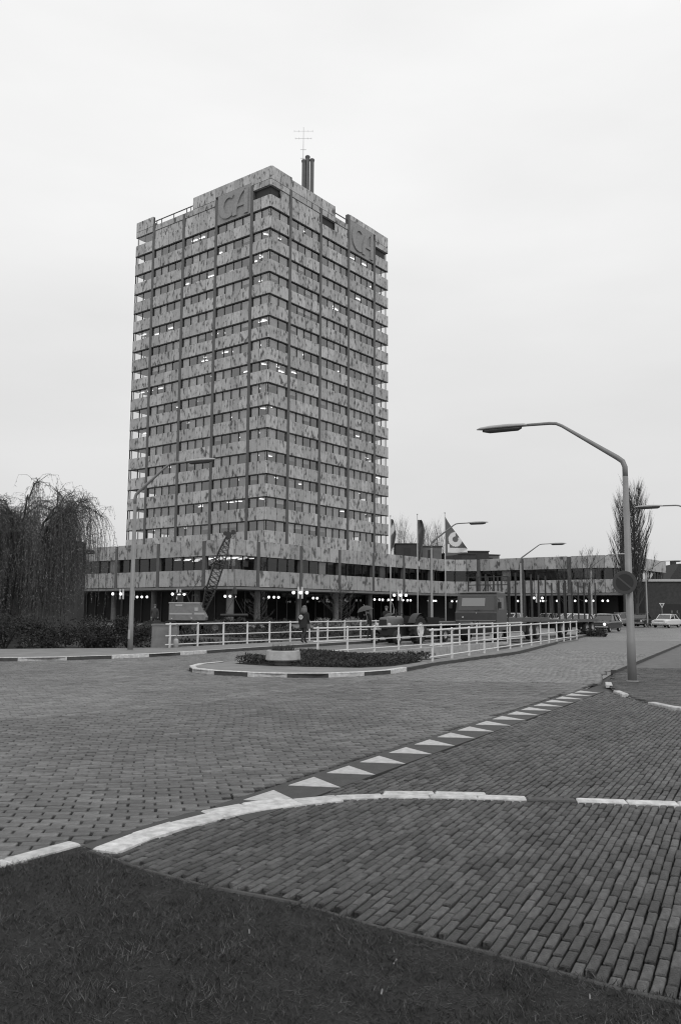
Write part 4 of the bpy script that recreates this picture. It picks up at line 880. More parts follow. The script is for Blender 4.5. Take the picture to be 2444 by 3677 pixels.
def car(label, x, y, rz, paint, lit=False, kind='sedan', rack=False):
    t = thing('parked_car', label, 'car', (x, y, 0), rz, 'cars parked by the brick hall')
    b = MB(); loft(b, [(2.15, .66, .34, .60), (2.08, .80, .28, .78), (1.6, .83, .24, .86), (0.85, .84, .22, .92), (-1.2, .84, .22, .93), (-1.9, .82, .26, .90), (-2.12, .76, .32, .80), (-2.16, .66, .38, .66)], 16, 5); b.build('body', paint, t, smooth=False)
    back = -1.55 if kind == 'sedan' else -2.02
    A = [(0.92, .72, .90), (0.32, .60, 1.36), (-0.95 if kind == 'sedan' else -1.7, .60, 1.38), (back, .70, .90)]
    g = MB(); V = []
    for (xx, hw, z) in A: V += [(xx, -hw, z), (xx, hw, z)]
    g.add(V, [(0, 1, 3, 2), (4, 5, 7, 6), (0, 2, 4, 6), (1, 7, 5, 3)]); g.build('windows', 'car_glass', t)
    b = MB(); loft(b, [(0.36, .58, 1.335, 1.385), (-0.1, .61, 1.36, 1.43), (A[2][0] + .05, .60, 1.35, 1.40)], 12, 4); b.build('roof', paint, t, smooth=True)
    for s_ in (-1, 1):
        for q_, r_ in (([(0.93, s_ * .73, .90), (0.33, s_ * .61, 1.37)], .035), ([(A[2][0], s_ * .61, 1.37), (back, s_ * .71, .90)], .05), ([(-0.35, s_ * .62, 1.37), (-0.38, s_ * .74, .90)], .04)): MB().tube(q_, r_, 5).build('pillar', paint, t)
    MB().bb(-.3, .1, -.5, .5, .45, .95).build('seats', 'chassis', t)
    MB().bb(2.09, 2.135, -.60, .60, .52, .74).build('grille', 'chassis', t); MB().bb(2.12, 2.22, -.82, .82, .38, .47).build('bumper', 'chrome', t); MB().bb(-2.22, -2.12, -.8, .8, .40, .49).build('bumper', 'chrome', t)
    for s_ in (-1, 1): MB().lathe([(.11, 0), (.11, .05), (.03, .07)], 12, (2.10, s_ * .56, .63), 'x').build('headlight', 'headlamp' if (lit and s_ == 1) else 'lamp_off', t)
    for xx in (1.32, -1.30):
        for s_ in (-1, 1): wheel(t, xx, s_ * .70, .31, .19, .19)
    if rack:
        b = MB(); [b.tube([(xx, -.55, 1.50), (xx, .55, 1.50)], .025, 5) for xx in (.2, -.4, -1.0)]; [b.tube([(.3, s_ * .55, 1.50), (-1.1, s_ * .55, 1.50)], .025, 5) for s_ in (-.99, .99)]; b.build('roof_rack', 'chrome', t)
    return t
FWD = R_(238)
car('dark saloon car with one bright headlight behind the nearest lamp post', 22.0, 70.6, R_(236), 'car_dark', True)
car('white car parked behind the dark saloon, beyond the thin tree', 21.9, 77.0, R_(238), 'car_white')
car('white car roof showing above the dark saloon bonnet', 26.8, 87.0, R_(215), 'car_white', kind='estate')
car('pale car with a roof rack beyond the dark saloon', 31.2, 95.0, R_(200), 'car_grey', rack=True, kind='estate')
car('dark car parked just right of the nearest lamp post', 33.4, 94.5, R_(236), 'car_dark')
car('white saloon at the right edge in front of the brick hall', 34.6, 90.2, R_(228), 'car_white')
car('white car seen between the truck bed stakes', 23.3, 86.5, R_(200), 'car_white', kind='estate')
car('small pale car seen left of the stakes behind the truck cab', 20.6, 101.0, R_(215), 'car_white')
car('grey car half hidden behind the middle stakes of the truck', 24.6, 101.0, R_(220), 'car_grey')
car('mid-grey car behind the rear stakes of the trailer', 27.6, 104.0, R_(200), 'car_grey', kind='estate')
car('dark low car parked along the wall of the brick hall', 44.5, 103.5, R_(172), 'car_dark')

# ---- tractor
t = thing('farm_tractor', 'grey farm tractor with large rear wheels driving over the bridge', 'tractor', (3.35, 43.85, 0.0), FWD)
b = MB(); loft(b, [(2.32, .20, .82, 1.22), (2.28, .26, .74, 1.32), (1.6, .27, .74, 1.36), (0.75, .27, .80, 1.38), (0.55, .22, .84, 1.30)], 14, 4); b.build('bonnet', 'tractor_paint', t, smooth=True)
MB().bb(2.31, 2.36, -.19, .19, .76, 1.20).build('grille', 'chassis', t)
MB().bb(0.2, 2.2, -.17, .17, .42, .78).build('engine', 'chassis', t); MB().bb(-.35, 0.4, -.2, .2, .40, .85).build('gearbox', 'chassis', t)
MB().bb(1.93, 2.07, -.60, .60, .36, .46).build('front_axle', 'chassis', t); MB().tube([(0, -.7, .69), (0, .7, .69)], .11, 8).build('rear_axle', 'chassis', t)
for s_ in (-1, 1):
    wheel(t, 2.0, s_ * .62, .345, .20, .20, 'rim_pale'); wheel(t, 0, s_ * .74, .69, .36, .38, 'rim_pale', 20)
    b = MB(); arcp = [(.82 * math.cos(R_(a)), .69 + .82 * math.sin(R_(a))) for a in range(25, 156, 13)]; n = len(arcp)
    V = [(x, s_ * .55, z) for x, z in arcp] + [(x, s_ * .95, z) for x, z in arcp]; b.add(V, [(i, i + 1, n + i + 1, n + i) for i in range(n - 1)]); b.build('mudguard', 'boom', t, smooth=True)
    MB().lathe([(.09, 0), (.10, .06), (.03, .09)], 12, (2.28, s_ * .34, .95), 'x').build('headlight', 'lamp_off', t)
MB().bb(-.25, .15, -.22, .22, .95, 1.02).build('seat', 'chassis', t); MB().bb(-.30, -.24, -.22, .22, 1.02, 1.38).build('seat_back', 'chassis', t)
b = MB(); c_ = Vector((.52, 0, 1.42)); ax = Vector((-.6, 0, .8)).normalized(); u_ = Vector((0, 1, 0)); v_ = ax.cross(u_); b.tube([tuple(c_ + (u_ * math.cos(k_ * math.pi / 8) + v_ * math.sin(k_ * math.pi / 8)) * .2) for k_ in range(17)], .017, 6); b.tube([(.85, 0, 1.1), tuple(c_)], .025, 6); b.build('steering_wheel', 'chassis', t)
b = MB(); b.tube([(-.2, -.78, 1.45), (-.28, -.80, 1.75), (-.15, -.80, 1.98), (.02, -.8, 2.08)], .022, 6); b.build('mirror_arm', 'rim', t)
MB().tube([(1.35, .20, 1.3), (1.35, .20, 1.72)], .035, 8).build('exhaust', 'chassis', t)
# ---- flat trailer behind the tractor
t = thing('flat_trailer', 'low dark flat trailer coupled behind the tractor', 'trailer', (3.35 + .536 * 4.3, 43.85 + .844 * 4.3, 0.0), FWD)
MB().bb(-2.6, 2.4, -1.0, 1.0, .92, 1.05).build('deck', 'timber', t); MB().bb(-2.5, 2.3, -.45, .45, .70, .91).build('frame', 'chassis', t); MB().tube([(2.3, 0, .75), (3.6, 0, .6)], .06, 6).build('drawbar', 'chassis', t)
MB().bb(-2.6, 2.4, -1.03, -1.0, .78, 1.22).build('side_board', 'chassis', t); MB().bb(2.40, 2.44, -1.0, 1.0, .80, 1.30).build('front_board', 'chassis', t)
for x in (-1.7, 1.5):
    for s_ in (-1, 1): wheel(t, x, s_ * .85, .37, .22, .2, 'rim')

# ---- truck with headboard and stakes
TX, TY = 7.35, 46.1
t = thing('flatbed_truck', 'dark cab-over truck with a star emblem on its grille, crossing the bridge', 'truck', (TX, TY, 0), FWD)
b = MB()
prof = [(0.0, .62), (0.02, 1.55), (-.06, 1.62), (-.20, 2.46), (-.34, 2.62), (-1.45, 2.64), (-1.56, 2.5), (-1.58, .62)]
n = len(prof); V = []
for s_ in (-1, 1):
    for (x, z) in prof: V.append((x, s_ * (1.20 if z < 1.6 else 1.20 - (z - 1.6) * .07), z))
b.add(V, [tuple(range(n)), tuple(range(n, 2 * n))[::-1]] + [(i, n + i, n + (i + 1) % n, (i + 1) % n) for i in range(n)]); b.build('cab', 'truck_paint', t)
MB().bb(-1.52, -.26, -1.08, 1.08, 2.645, 2.70).build('roof', 'truck_roof', t)
def slab_quad(pts, name, m, par, th=0.012):
    a, b_, c_, d_ = [Vector(p) for p in pts]; nn = (b_ - a).cross(d_ - a).normalized() * th; q = MB(); V = [tuple(v) for v in (a, b_, c_, d_)] + [tuple(v + nn) for v in (a, b_, c_, d_)]
    q.add(V, [(3, 2, 1, 0), (4, 5, 6, 7), (0, 1, 5, 4), (1, 2, 6, 5), (2, 3, 7, 6), (3, 0, 4, 7)]); return q.build(name, m, par)
mat('screen', 0.05, 0.08, spec=0.7); mat('cab_pale', 0.25, 0.6)
ws = slab_quad([(-.068, 1.06, 1.68), (-.068, -1.06, 1.68), (-.19, -1.02, 2.42), (-.19, 1.02, 2.42)], 'windscreen', 'screen', t, -0.012)
slab_quad([(-.090, .50, 1.90), (-.090, -.86, 1.90), (-.166, -.84, 2.34), (-.166, .50, 2.34)], 'painted_window_light', 'cab_pale', ws, -0.02)  # daylight through the cab's rear window, painted as a pale plate on the screen
for s_ in (-1, 1):
    slab_quad([(-.32, s_ * 1.185, 1.72), (-1.15, s_ * 1.185, 1.72), (-1.15, s_ * 1.145, 2.38), (-.38, s_ * 1.145, 2.38)], 'side_window', 'screen', t, 0.02 * -s_)
    o = MB().bb(.0, .035, s_ * .60 - .34, s_ * .60 + .34, .80, 1.05).build('headlight_panel', 'chrome', t); MB().bb(.036, .05, s_ * .60 - .30, s_ * .60 + .30, .83, 1.02).build('headlight', 'chassis', o)
    MB().bb(.012, .03, s_ * .22 - .07, s_ * .22 + .07, .80, 1.05).build('grille_panel', 'cab_pale', t); MB().tube([(-.1, s_ * 1.2, 2.3), (.12, s_ * 1.42, 2.25), (.12, s_ * 1.42, 1.9)], .018, 5).build('mirror_arm', 'chassis', t); MB().bb(.09, .13, s_ * 1.42 - .09, s_ * 1.42 + .09, 1.78, 2.12).build('mirror', 'chassis', t)
    MB().tube([(-.055, s_ * .1, 1.66), (-.10, s_ * .1 + .62, 1.84)], .012, 4).build('wiper', 'chassis', t)
em = MB(); ring = [(0.05, .13 * math.cos(a), .93 + .13 * math.sin(a)) for a in np.linspace(0, 2 * math.pi, 25)]; em.tube(ring, .012, 6)
for a in (90, 210, 330): em.tube([(.05, 0, .93), (.05, .115 * math.cos(R_(a)), .93 + .115 * math.sin(R_(a)))], [.022, .006], 5)
em.build('star_emblem', 'chrome', t); MB().bb(.02, .03, -.16, .16, .77, 1.10).build('grille', 'chassis', t)
MB().bb(-.1, .10, -1.22, 1.22, .42, .66).build('bumper', 'chassis', t); MB().bb(-.03, .025, -1.15, 1.15, 1.12, 1.15).build('trim', 'cab_pale', t); MB().ball((.02, -.75, 1.30), .05, 8).build('marker_lamp', 'lamp_off', t); MB().ball((.03, .05, 1.53), .03, 8).build('marker_lamp', 'lamp_off', t)
MB().bb(-8.6, -.4, -.42, .42, .55, .85).build('chassis', 'chassis', t)
MB().bb(-8.7, -1.75, -1.22, 1.22, 1.05, 1.28).build('bed', 'timber', t)
for x in (-.75, -5.6, -6.8):
    for s_ in (-1, 1): wheel(t, x, s_ * .98, .50, .30, .28, 'rim')
for s_ in (-1, 1): MB().bb(-4.6, -2.4, s_ * .9 - .25, s_ * .9 + .25, .45, .95).build('tank', 'chassis', t)
hb_ = MB()
hx = -1.78
for y in np.linspace(-1.18, 1.18, 5): hb_.box((hx, y, 2.43), (.06, .06, 2.3))
for z_ in (1.75, 2.2, 2.65, 3.1, 3.55): hb_.box((hx, 0, z_), (.05, 2.4, .05))
hb_.tube([(hx, -.6, 2.2), (hx, -.1, 3.1)], .03, 5); hb_.tube([(hx, .6, 2.2), (hx, .1, 3.1)], .03, 5); hb_.build('headboard', 'boom', t)
for x in (-3.0, -4.3, -5.6, -6.9, -8.2):
    for s_ in (-1, 1): MB().box((x, s_ * 1.17, 2.55), (.09, .075, 2.54), ry=random.uniform(-.012, .012)).build('stake', 'boom', t)
cxx, cyy = TX + .536 * 10.0, TY + .844 * 10.0
t = thing('stake_trailer', 'dark flatbed trailer with tall upright stakes behind the truck', 'trailer', (cxx, cyy, 0), R_(236))
MB().bb(-8.6, -.3, -1.2, 1.2, .92, 1.12).build('bed', 'timber', t); MB().bb(-8.4, -.5, -.4, .4, .55, .91).build('chassis', 'chassis', t); MB().tube([(-.4, 0, .7), (1.2, 0, .65)], .07, 6).build('drawbar', 'chassis', t)
for x in (-1.4, -6.4, -7.6):
    for s_ in (-1, 1): wheel(t, x, s_ * .98, .48, .28, .27, 'rim')
for x in np.linspace(-.7, -8.2, 7):
    for s_ in (-1, 1): MB().box((x, s_ * 1.15, 2.38 + .12 * (x < -6)), (.09, .075, 2.5 - .1 * (x < -6)), ry=random.uniform(-.015, .015)).build('stake', 'boom', t)

# ---- lattice-boom crane with its load
t = thing('lattice_crane', 'small wheeled crane with a dark lattice boom and striped housing beyond the far railing', 'crane', (-10.4, 58.6, 0.0), R_(4))
b = MB(); b.prism([(-1.24, .92), (1.21, .92), (1.24, 1.12), (1.05, 1.50), (.80, 2.05), (-1.24, 2.05)], -.95, .95, axis='y'); hs = b.build('housing', 'crane_paint', t)
MB().bb(-1.26, .82, -.98, .98, 2.052, 2.13).build('roof_edge', 'crane_stripe', hs); MB().bb(-1.20, .30, -.975, -.952, 1.30, 1.40).build('stripe', 'crane_stripe', hs); MB().bb(.45, 1.14, -.975, -.952, 1.30, 1.43).build('stripe', 'crane_stripe', hs)
MB().bb(.48, .70, -.972, -.952, 1.55, 1.78).build('plate', 'crane_stripe', hs); MB().bb(-.80, -.35, -.972, -.952, 1.87, 1.98).build('plate', 'crane_stripe', hs); MB().ball((.28, -.96, 1.04), .06, 8).build('lamp', 'lamp_off', hs); MB().ball((-1.05, -.96, 1.02), .05, 8).build('lamp', 'lamp_off', hs)
b = MB(); b.tube([(-1.1, -.6, 2.1), (-.9, -.6, 2.75), (-.2, -.5, 2.8), (0.1, -.5, 2.12)], .05, 6); b.tube([(-1.1, .6, 2.1), (-.9, .6, 2.75), (-.2, .5, 2.8)], .05, 6); b.bb(-.75, -.45, -.5, .5, 2.14, 2.62); b.tube([(0.2, -.3, 2.1), (.25, -.3, 2.62), (.6, -.3, 2.6), (.62, -.3, 2.2)], .06, 6); b.build('gantry', 'dark_metal', t)
MB().bb(-1.5, 2.3, -.8, .8, .55, .85).build('undercarriage', 'chassis', t)
for x in (-1.0, .5, 1.9):
    for s_ in (-1, 1): wheel(t, x, s_ * .9, .45, .28, .24, 'bronze')
MB().bb(1.4, 2.2, -.9, -.2, .86, 1.3).build('fuel_box', 'crane_stripe', t) if False else None
foot, tip = Vector((1.0, 0, 1.55)), Vector((2.55, .6, 6.75)); ax = (tip - foot).normalized(); u_ = Vector((0, 1, 0)); u_ = (u_ - ax * u_.dot(ax)).normalized(); v_ = ax.cross(u_); b = MB(); nst = 17
def wv(f): return .12 + .20 * min(1, f * 4) * min(1, (1 - f) * 4 + .12)
C4 = [[foot + (tip - foot) * (i / nst) + (u_ * a_ + v_ * c_) * wv(i / nst) for i in range(nst + 1)] for a_, c_ in ((-1, -1), (1, -1), (1, 1), (-1, 1))]
for ch in C4: b.tube([tuple(p) for p in ch], .035, 5)
for i in range(nst):
    for k_ in range(4): b.tube([tuple(C4[k_][i]), tuple(C4[(k_ + 1) % 4][i + 1])], .020, 4); b.tube([tuple(C4[k_][i + 1]), tuple(C4[(k_ + 1) % 4][i])], .016, 4)
b.build('boom', 'boom', t)
b = MB(); b.box(tuple(tip + ax * .1), (.36, .3, .5), 0, ry=R_(16)); b.lathe([(.17, -.1), (.17, .1)], 12, tuple(tip + ax * .35 + Vector((.25, 0, 0))), 'y'); b.lathe([(.15, -.1), (.15, .1)], 12, tuple(tip + ax * .25 - Vector((.28, 0, 0))), 'y'); b.build('boom_head', 'boom', t)
for f in (.30, .62):
    c_ = foot + (tip - foot) * f; b = MB(); b.tube([tuple(c_ - v_ * .42 - u_ * .3), tuple(c_ + v_ * .36 - u_ * .42), tuple(c_ + v_ * .50 + ax * -.2)], .05, 6); b.build('boom_bracket', 'boom', t)
hkx = (tip + ax * .35 + Vector((.42, 0, 0)))
b = MB(); b.tube([tuple(hkx), (hkx.x, hkx.y, 3.25)], .012, 4); b.tube([tuple(hkx - Vector((.05, 0, 0))), tuple(foot + Vector((-1.1, 0, 1.1)))], .012, 4); b.build('cable', 'boom', t)
Mw = Matrix.Translation((-10.4, 58.6, 0)) @ Matrix.Rotation(R_(4), 4, 'Z'); hw = Mw @ hkx
t = thing('lifting_hook', 'dark hook block and slings hanging from the crane boom', 'hook', (hw.x, hw.y, 0))
MB().lathe([(.02, 3.30), (.16, 3.05), (.17, 2.75), (.08, 2.55), (.02, 2.45)], 8).build('hook_block', 'boom', t)
b = MB(); b.tube([(0, 0, 2.5), (-.62, 0, 1.36)], .02, 5); b.tube([(0, 0, 2.5), (.62, 0, 1.36)], .02, 5); b.build('slings', 'boom', t)
o = MB().tube([(hw.x - .95, hw.y, 1.25), (hw.x + .95, hw.y, 1.27)], .11, 10).build('steel_pipe', 'boom'); tag(o, 'dark pipe hanging level in the crane slings', 'pipe')

# ------------------------------------------------------------------ people
def person(name_label, loc, rz, h=1.72, stride=0.0, coat='coat', legs='trousers', hair='hair', long_hair=False, arm=(0.15, -0.15), bend=0.0, arms_up=None, group='people on the forecourt'):
    """one continuous skinned body; faces +x"""
    k = h / 1.75; V, E, Rr = [], [], []
    def v(p, r, par=None):
        V.append((p[0] * k, p[1] * k, p[2] * k)); Rr.append(r * k)
        if par is not None: E.append((par, len(V) - 1))
        return len(V) - 1
    pel = v((0, 0, .95), .145); ab = v((0.01 + bend * .1, 0, 1.12), .14, pel); ch = v((.02 + bend * .22, 0, 1.32), .165, ab); nk = v((.03 + bend * .32, 0, 1.49), .062, ch); hd0 = v((.05 + bend * .4, 0, 1.57), .075, nk); hd = v((.06 + bend * .45, 0, 1.66), .092, hd0); v((.05 + bend * .47, 0, 1.74), .06, hd)
    hands = []
    for s_, sw, st_ in ((1, arm[0], stride), (-1, arm[1], -stride)):
        hip = v((0, s_ * .095, .88), .10, pel); kn = v((st_ * .42 + .03, s_ * .10, .50), .070, hip); an = v((st_ * .85 - (.10 if st_ < 0 else 0), s_ * .105, .10 + (.06 if st_ < -.1 else 0)), .048, kn); v((st_ * .85 + .16 - (.08 if st_ < 0 else 0), s_ * .115, .04 + (.0 if st_ >= -.1 else .03)), .038, an)
        sh = v((.02 + bend * .25, s_ * .185, 1.40), .075, ch)
        if arms_up and s_ == arms_up: el = v((.18, s_ * .24, 1.16), .052, sh); wr = v((.26, s_ * .16, 1.38), .036, el); pd = Vector((.02, -s_ * .02, .06))
        else: el = v((sw * .35 - .04, s_ * .235, 1.14), .053, sh); wr = v((sw * .9 + .02, s_ * .24, .90), .036, el); pd = Vector((.02, 0, -.08))
        w0 = Vector(V[wr]) / k; pm = v(w0 + pd * .8, .036, wr); hands.append(w0 + pd)
        for f in range(4): p1 = Vector(V[pm]) / k + Vector(((f - 1.5) * .017, 0, 0)) + pd * (.9 - .08 * abs(f - 1.3)); v(p1, .010, pm)
        v(Vector(V[pm]) / k + Vector((.045, 0, 0)) + pd * .25, .011, pm)
    me = bpy.data.meshes.new('person'); me.from_pydata(V, E, []); o = bpy.data.objects.new('person', me); col.objects.link(o)
    sk = o.modifiers.new('skin', 'SKIN'); sk.use_smooth_shade = True
    for i, sv in enumerate(me.skin_vertices[0].data): sv.radius = (Rr[i], Rr[i]); sv.use_root = (i == 0)
    su = o.modifiers.new('sub', 'SUBSURF'); su.levels = 1; su.render_levels = 1
    dg = bpy.context.evaluated_depsgraph_get(); m2 = bpy.data.meshes.new_from_object(o.evaluated_get(dg)); o.modifiers.clear(); o.data = m2; bpy.data.meshes.remove(me)
    for q in (coat, legs, 'skin', 'shoe'): m2.materials.append(M[q])
    for f in m2.polygons:
        c = f.center / k; near = min((c - hp).length for hp in hands)
        f.material_index = 3 if c.z < .09 else (2 if (c.z > 1.52 or near < .085) else (1 if c.z < .80 else 0)); f.use_smooth = True
    o.location = loc; o.rotation_euler = (0, 0, rz); tag(o, name_label, 'person', group)
    hx, hz = (.055 + bend * .46) * k, 1.66 * k; b = MB(); b.ball((hx - .028, 0, hz + .025), .110 * k, 12, sz=1.02)
    if long_hair: b.lathe([(.125, hz - .26 * k), (.135, hz - .14 * k), (.118, hz + .02 * k)], 12, (hx - .045, 0, 0))
    hr = b.build('hair', hair, o, smooth=True); b = MB(); b.ball((hx + .098 * k, 0, hz - .005), .016, 6, sz=1.6); b.build('nose', 'skin', o, smooth=True)
    for s_ in (-1, 1): MB().ball((hx + .082 * k, s_ * .034, hz + .02), .012, 6).build('eye', 'coat', o)
    MB().bb(hx + .075 * k, hx + .088 * k, -.022, .022, hz - .052, hz - .042).build('mouth', 'bag', o)
    return o, k
walk, k = person('person in a dark jacket with a white target emblem walking along the far railing', (-1.66, 39.45, 0.10), R_(60), 1.72, 0.34, 'coat', 'trousers', 'hair_fair', True, (-.05, .12))
b = MB(); V = []; n = 16                                                   # flared jacket hem
for (z_, ra, rb_) in ((.74, .235, .20), (.95, .20, .185), (1.15, .185, .175), (1.32, .19, .20)):
    for j in range(n): a = 2 * math.pi * j / n; V.append((ra * .80 * math.cos(a), rb_ * 1.12 * math.sin(a), z_))
b.add(V, [(i * n + j, i * n + (j + 1) % n, (i + 1) * n + (j + 1) % n, (i + 1) * n + j) for i in range(3) for j in range(n)]); b.build('jacket', 'coat', walk, smooth=True)
b = MB()                                                                   # concentric-ring target on the back
for (r_in, r_out, m_) in ((.075, .105, 0), (.035, .055, 0), (0.0, .014, 0)):
    n = 28; V = [(-.196 - .002 * i, rr * math.cos(2 * math.pi * j / n) + .05, 1.22 + rr * math.sin(2 * math.pi * j / n)) for i in (0, 1) for rr in (max(r_in, .0005), r_out) for j in range(n)]
    F_ = [(2 * n + j, 3 * n + j, 3 * n + (j + 1) % n, 2 * n + (j + 1) % n) for j in range(n)] + [(j, 2 * n + j, 2 * n + (j + 1) % n, (j + 1) % n) for j in range(n)] + [(n + j, n + (j + 1) % n, 3 * n + (j + 1) % n, 3 * n + j) for j in range(n)]; b.add(V, F_)
b.build('target_emblem', 'emblem', walk)
MB().box((.02, -.25, .80), (.20, .07, .22)).build('bag', 'bag', walk)
person('workman in dark clothes standing left of the crane housing', (-13.05, 60.0, 0.22), R_(-80), 1.75, 0.05, 'coat_grey', 'trousers')
up, k = person('person walking under the umbrella beside the front of the tractor', (1.55, 44.3, 0.09), R_(200), 1.62, 0.2, 'coat', 'trousers', bend=.25, arms_up=-1)
person('dark-haired person standing behind the bonnet of the tractor', (2.75, 50.2, 0.10), R_(250), 1.78, 0.0, 'coat', 'trousers')
person('pedestrian in dark clothes beside the thin post before the brick hall', (37.5, 103.5, 0), R_(190), 1.75, 0.25, 'coat', 'trousers')
person('left one of two people standing behind the white saloon', (39.0, 100.0, 0), R_(250), 1.80, 0.0, 'coat', 'coat', 'hair')
person('right one of two people standing behind the white saloon', (39.9, 100.6, 0), R_(220), 1.80, 0.1, 'coat_grey', 'coat', 'hair')
t = thing('umbrella', 'dark open umbrella held low over a person beside the tractor', 'umbrella', (1.40, 44.15, 1.30), R_(200))
t.rotation_euler = (R_(6), R_(14), R_(200)); b = MB(); n = 16; V = [(0, 0, .60)]
for (r, z_) in ((.14, .585), (.28, .53), (.40, .43), (.46, .34)):
    for j in range(n): a = 2 * math.pi * j / n; q = 1 if j % 2 == 0 else .93; V.append((r * q * math.cos(a), r * q * math.sin(a), z_))
b.add(V, [(0, 1 + j, 1 + (j + 1) % n) for j in range(n)] + [(1 + i * n + j, 1 + (i + 1) * n + j, 1 + (i + 1) * n + (j + 1) % n, 1 + i * n + (j + 1) % n) for i in range(3) for j in range(n)]); b.build('canopy', 'umbrella', t, smooth=True)
MB().tube([(0, 0, -.15), (0, 0, .68)], .012, 6).build('shaft', 'chrome', t)

# ------------------------------------------------------------------ vegetation
def leaf_mesh(name, P, N_, size, m, parent=None, asp=0.45, loc=(0, 0, 0), droop=0.0):
    """many small leaf faces: P (n,3) positions, N_ random directions"""
    n = len(P); d = rng.normal(size=(n, 3)); d[:, 2] -= droop; d /= np.linalg.norm(d, axis=1)[:, None]; e = np.cross(d, rng.normal(size=(n, 3))); e /= np.linalg.norm(e, axis=1)[:, None]
    s = size * rng.uniform(.6, 1.3, (n, 1)); V = np.stack([P, P + d * s * .5 + e * s * asp * .5, P + d * s, P + d * s * .5 - e * s * asp * .5], 1).reshape(-1, 3)
    me = bpy.data.meshes.new(name); me.vertices.add(4 * n); me.vertices.foreach_set('co', V.ravel()); me.loops.add(4 * n); me.loops.foreach_set('vertex_index', np.arange(4 * n, dtype=np.int32))
    me.polygons.add(n); me.polygons.foreach_set('loop_start', np.arange(0, 4 * n, 4, dtype=np.int32)); me.polygons.foreach_set('loop_total', np.full(n, 4, np.int32)); me.materials.append(M[m])
    a = me.attributes.new('rnd', 'FLOAT', 'FACE'); a.data.foreach_set('value', rng.random(n)); me.update(); return obj(name, me, parent, loc)
def shrub(label, x, y, rx, ry, h, n=5200, size=.10, m='foliage_dark', group='dark shrubs along the pavement', z0=0.0):
    t = thing('shrub', label, 'shrub', (x, y, z0), random.uniform(0, 6.28), group); b = MB()
    for i in range(9): a = random.uniform(0, 6.28); b.tube([(0, 0, -.1), (rx * .3 * math.cos(a), ry * .3 * math.sin(a), h * .4), (rx * .65 * math.cos(a), ry * .65 * math.sin(a), h * .8)], [.03, .02, .008], 4)
    b.build('stems', 'bark', t); K_ = 26; cen = []
    for i in range(K_): a, r = random.uniform(0, 6.28), math.sqrt(random.random()) * .8; zz = h * random.uniform(.12, .85) * (1 - .35 * r * r); cen.append((rx * r * math.cos(a), ry * r * math.sin(a), zz, random.uniform(.16, .34) * min(rx, ry, h) * 1.1))
    cen = np.array(cen); idx = rng.integers(0, K_, n); d = rng.normal(size=(n, 3)); d /= np.linalg.norm(d, axis=1)[:, None]; P = cen[idx, :3] + d * cen[idx, 3:] * rng.uniform(.55, 1.05, (n, 1)) * np.array([1.3, 1.3, .9]); P[:, 2] = np.abs(P[:, 2])
    stuff(leaf_mesh('foliage', P, None, size, m, t)); return t
for i, (x, y, rx, ry, h, lb) in enumerate(((-15.6, 34.6, 1.5, 1.3, 1.35, 'dark shrub at the left edge of the picture below the willow'), (-13.7, 34.9, 1.4, 1.3, 1.55, 'dark shrub directly under the willow trunk'), (-12.0, 34.8, 1.4, 1.3, 1.30, 'dark shrub under the right side of the willow'), (-10.3, 35.0, 1.3, 1.3, 1.40, 'dark spreading shrub left of the street lamp foot'), (-8.75, 35.4, 1.15, 1.1, 1.45, 'dark shrub between the street lamp and the concrete pier'), (-17.4, 34.8, 1.5, 1.3, 1.5, 'dark shrub beyond the left edge under the willow'))):
    shrub(lb, x, y, rx, ry, h)
struct(sheet('planted_ground', [(-30, 31.4), (-13.0, 33.05), (-7.7, 34.75), TN(T0, 24.9), TN(T0, 60), (-40, 44)], 0.02, 'soil'))
struct(sheet('planted_ground', [TN(T1 + .1, 25.2), TN(57.5, 25.2), TN(57.5, 60), TN(T1 + .1, 60)], -0.03, 'soil'))
# rough growth on the far bank, seen through the railing
n = 26000; tt = rng.uniform(T1 - .6, 57, n); nn_ = rng.uniform(25.2, 52, n); P = np.stack([mdir[0] * tt + mnor[0] * nn_, mdir[1] * tt + mnor[1] * nn_, rng.uniform(-.35, .25, n) * (rng.random(n) ** 1.5) + .02 - .4 * (tt < T1)], -1)
o = stuff(leaf_mesh('bank_growth', P, None, .24, 'groundcover', droop=-1)); o['label'] = 'rough dark ground cover on the far canal bank'; o['category'] = 'ground cover'
# ground cover of the island bed
BED = [(-3.05, 24.9), (-2.3, 24.25), (-1.0, 23.75), (0.55, 23.45), (1.45, 24.1), (2.5, 26.2), (2.3, 27.1), TN(T0 - .15, 12.2), TN(T0 - .15, 16.6), (-0.9, 29.6), (-2.0, 27.6)]
struct(sheet('plant_bed', BED, 0.095, 'soil'))
q = rng.uniform([-3.2, 23.3], [3.2, 30.2], (60000, 2)); q = q[inside(BED, q[:, 0], q[:, 1])]; q = q[np.hypot(q[:, 0] + 1.61, q[:, 1] - 24.35) > .66][:24000]; hgt = .04 + .17 * np.clip(np.sin(q[:, 0] * 1.7 + q[:, 1]) * .5 + .6, .2, 1)
P = np.column_stack([q, .10 + rng.random(len(q)) ** .8 * hgt]); o = stuff(leaf_mesh('ground_cover', P, None, .08, 'groundcover', droop=-.8)); o['label'] = 'dark leafy ground cover filling the island bed'; o['category'] = 'ground cover'
# low pale-tipped shrubs before the colonnade
mat('pale_growth', 0.16, 0.9, 0.4, 2, rnd=0.5, coords='World')
for i, (x, y, lb) in enumerate(((-1.0, 66, 'low pale-tipped shrub right of the walking person'), (1.2, 66.5, 'low pale-tipped shrub left of the umbrella'), (-5.2, 66, 'low brown shrub left of the walking person'), (-8.6, 67, 'low brown shrub below the hanging pipe'))):
    shrub(lb, x, y, 1.9, .9, 1.15, 2200, .16, 'pale_growth' if i < 2 else 'groundcover', 'low shrubs before the wing')
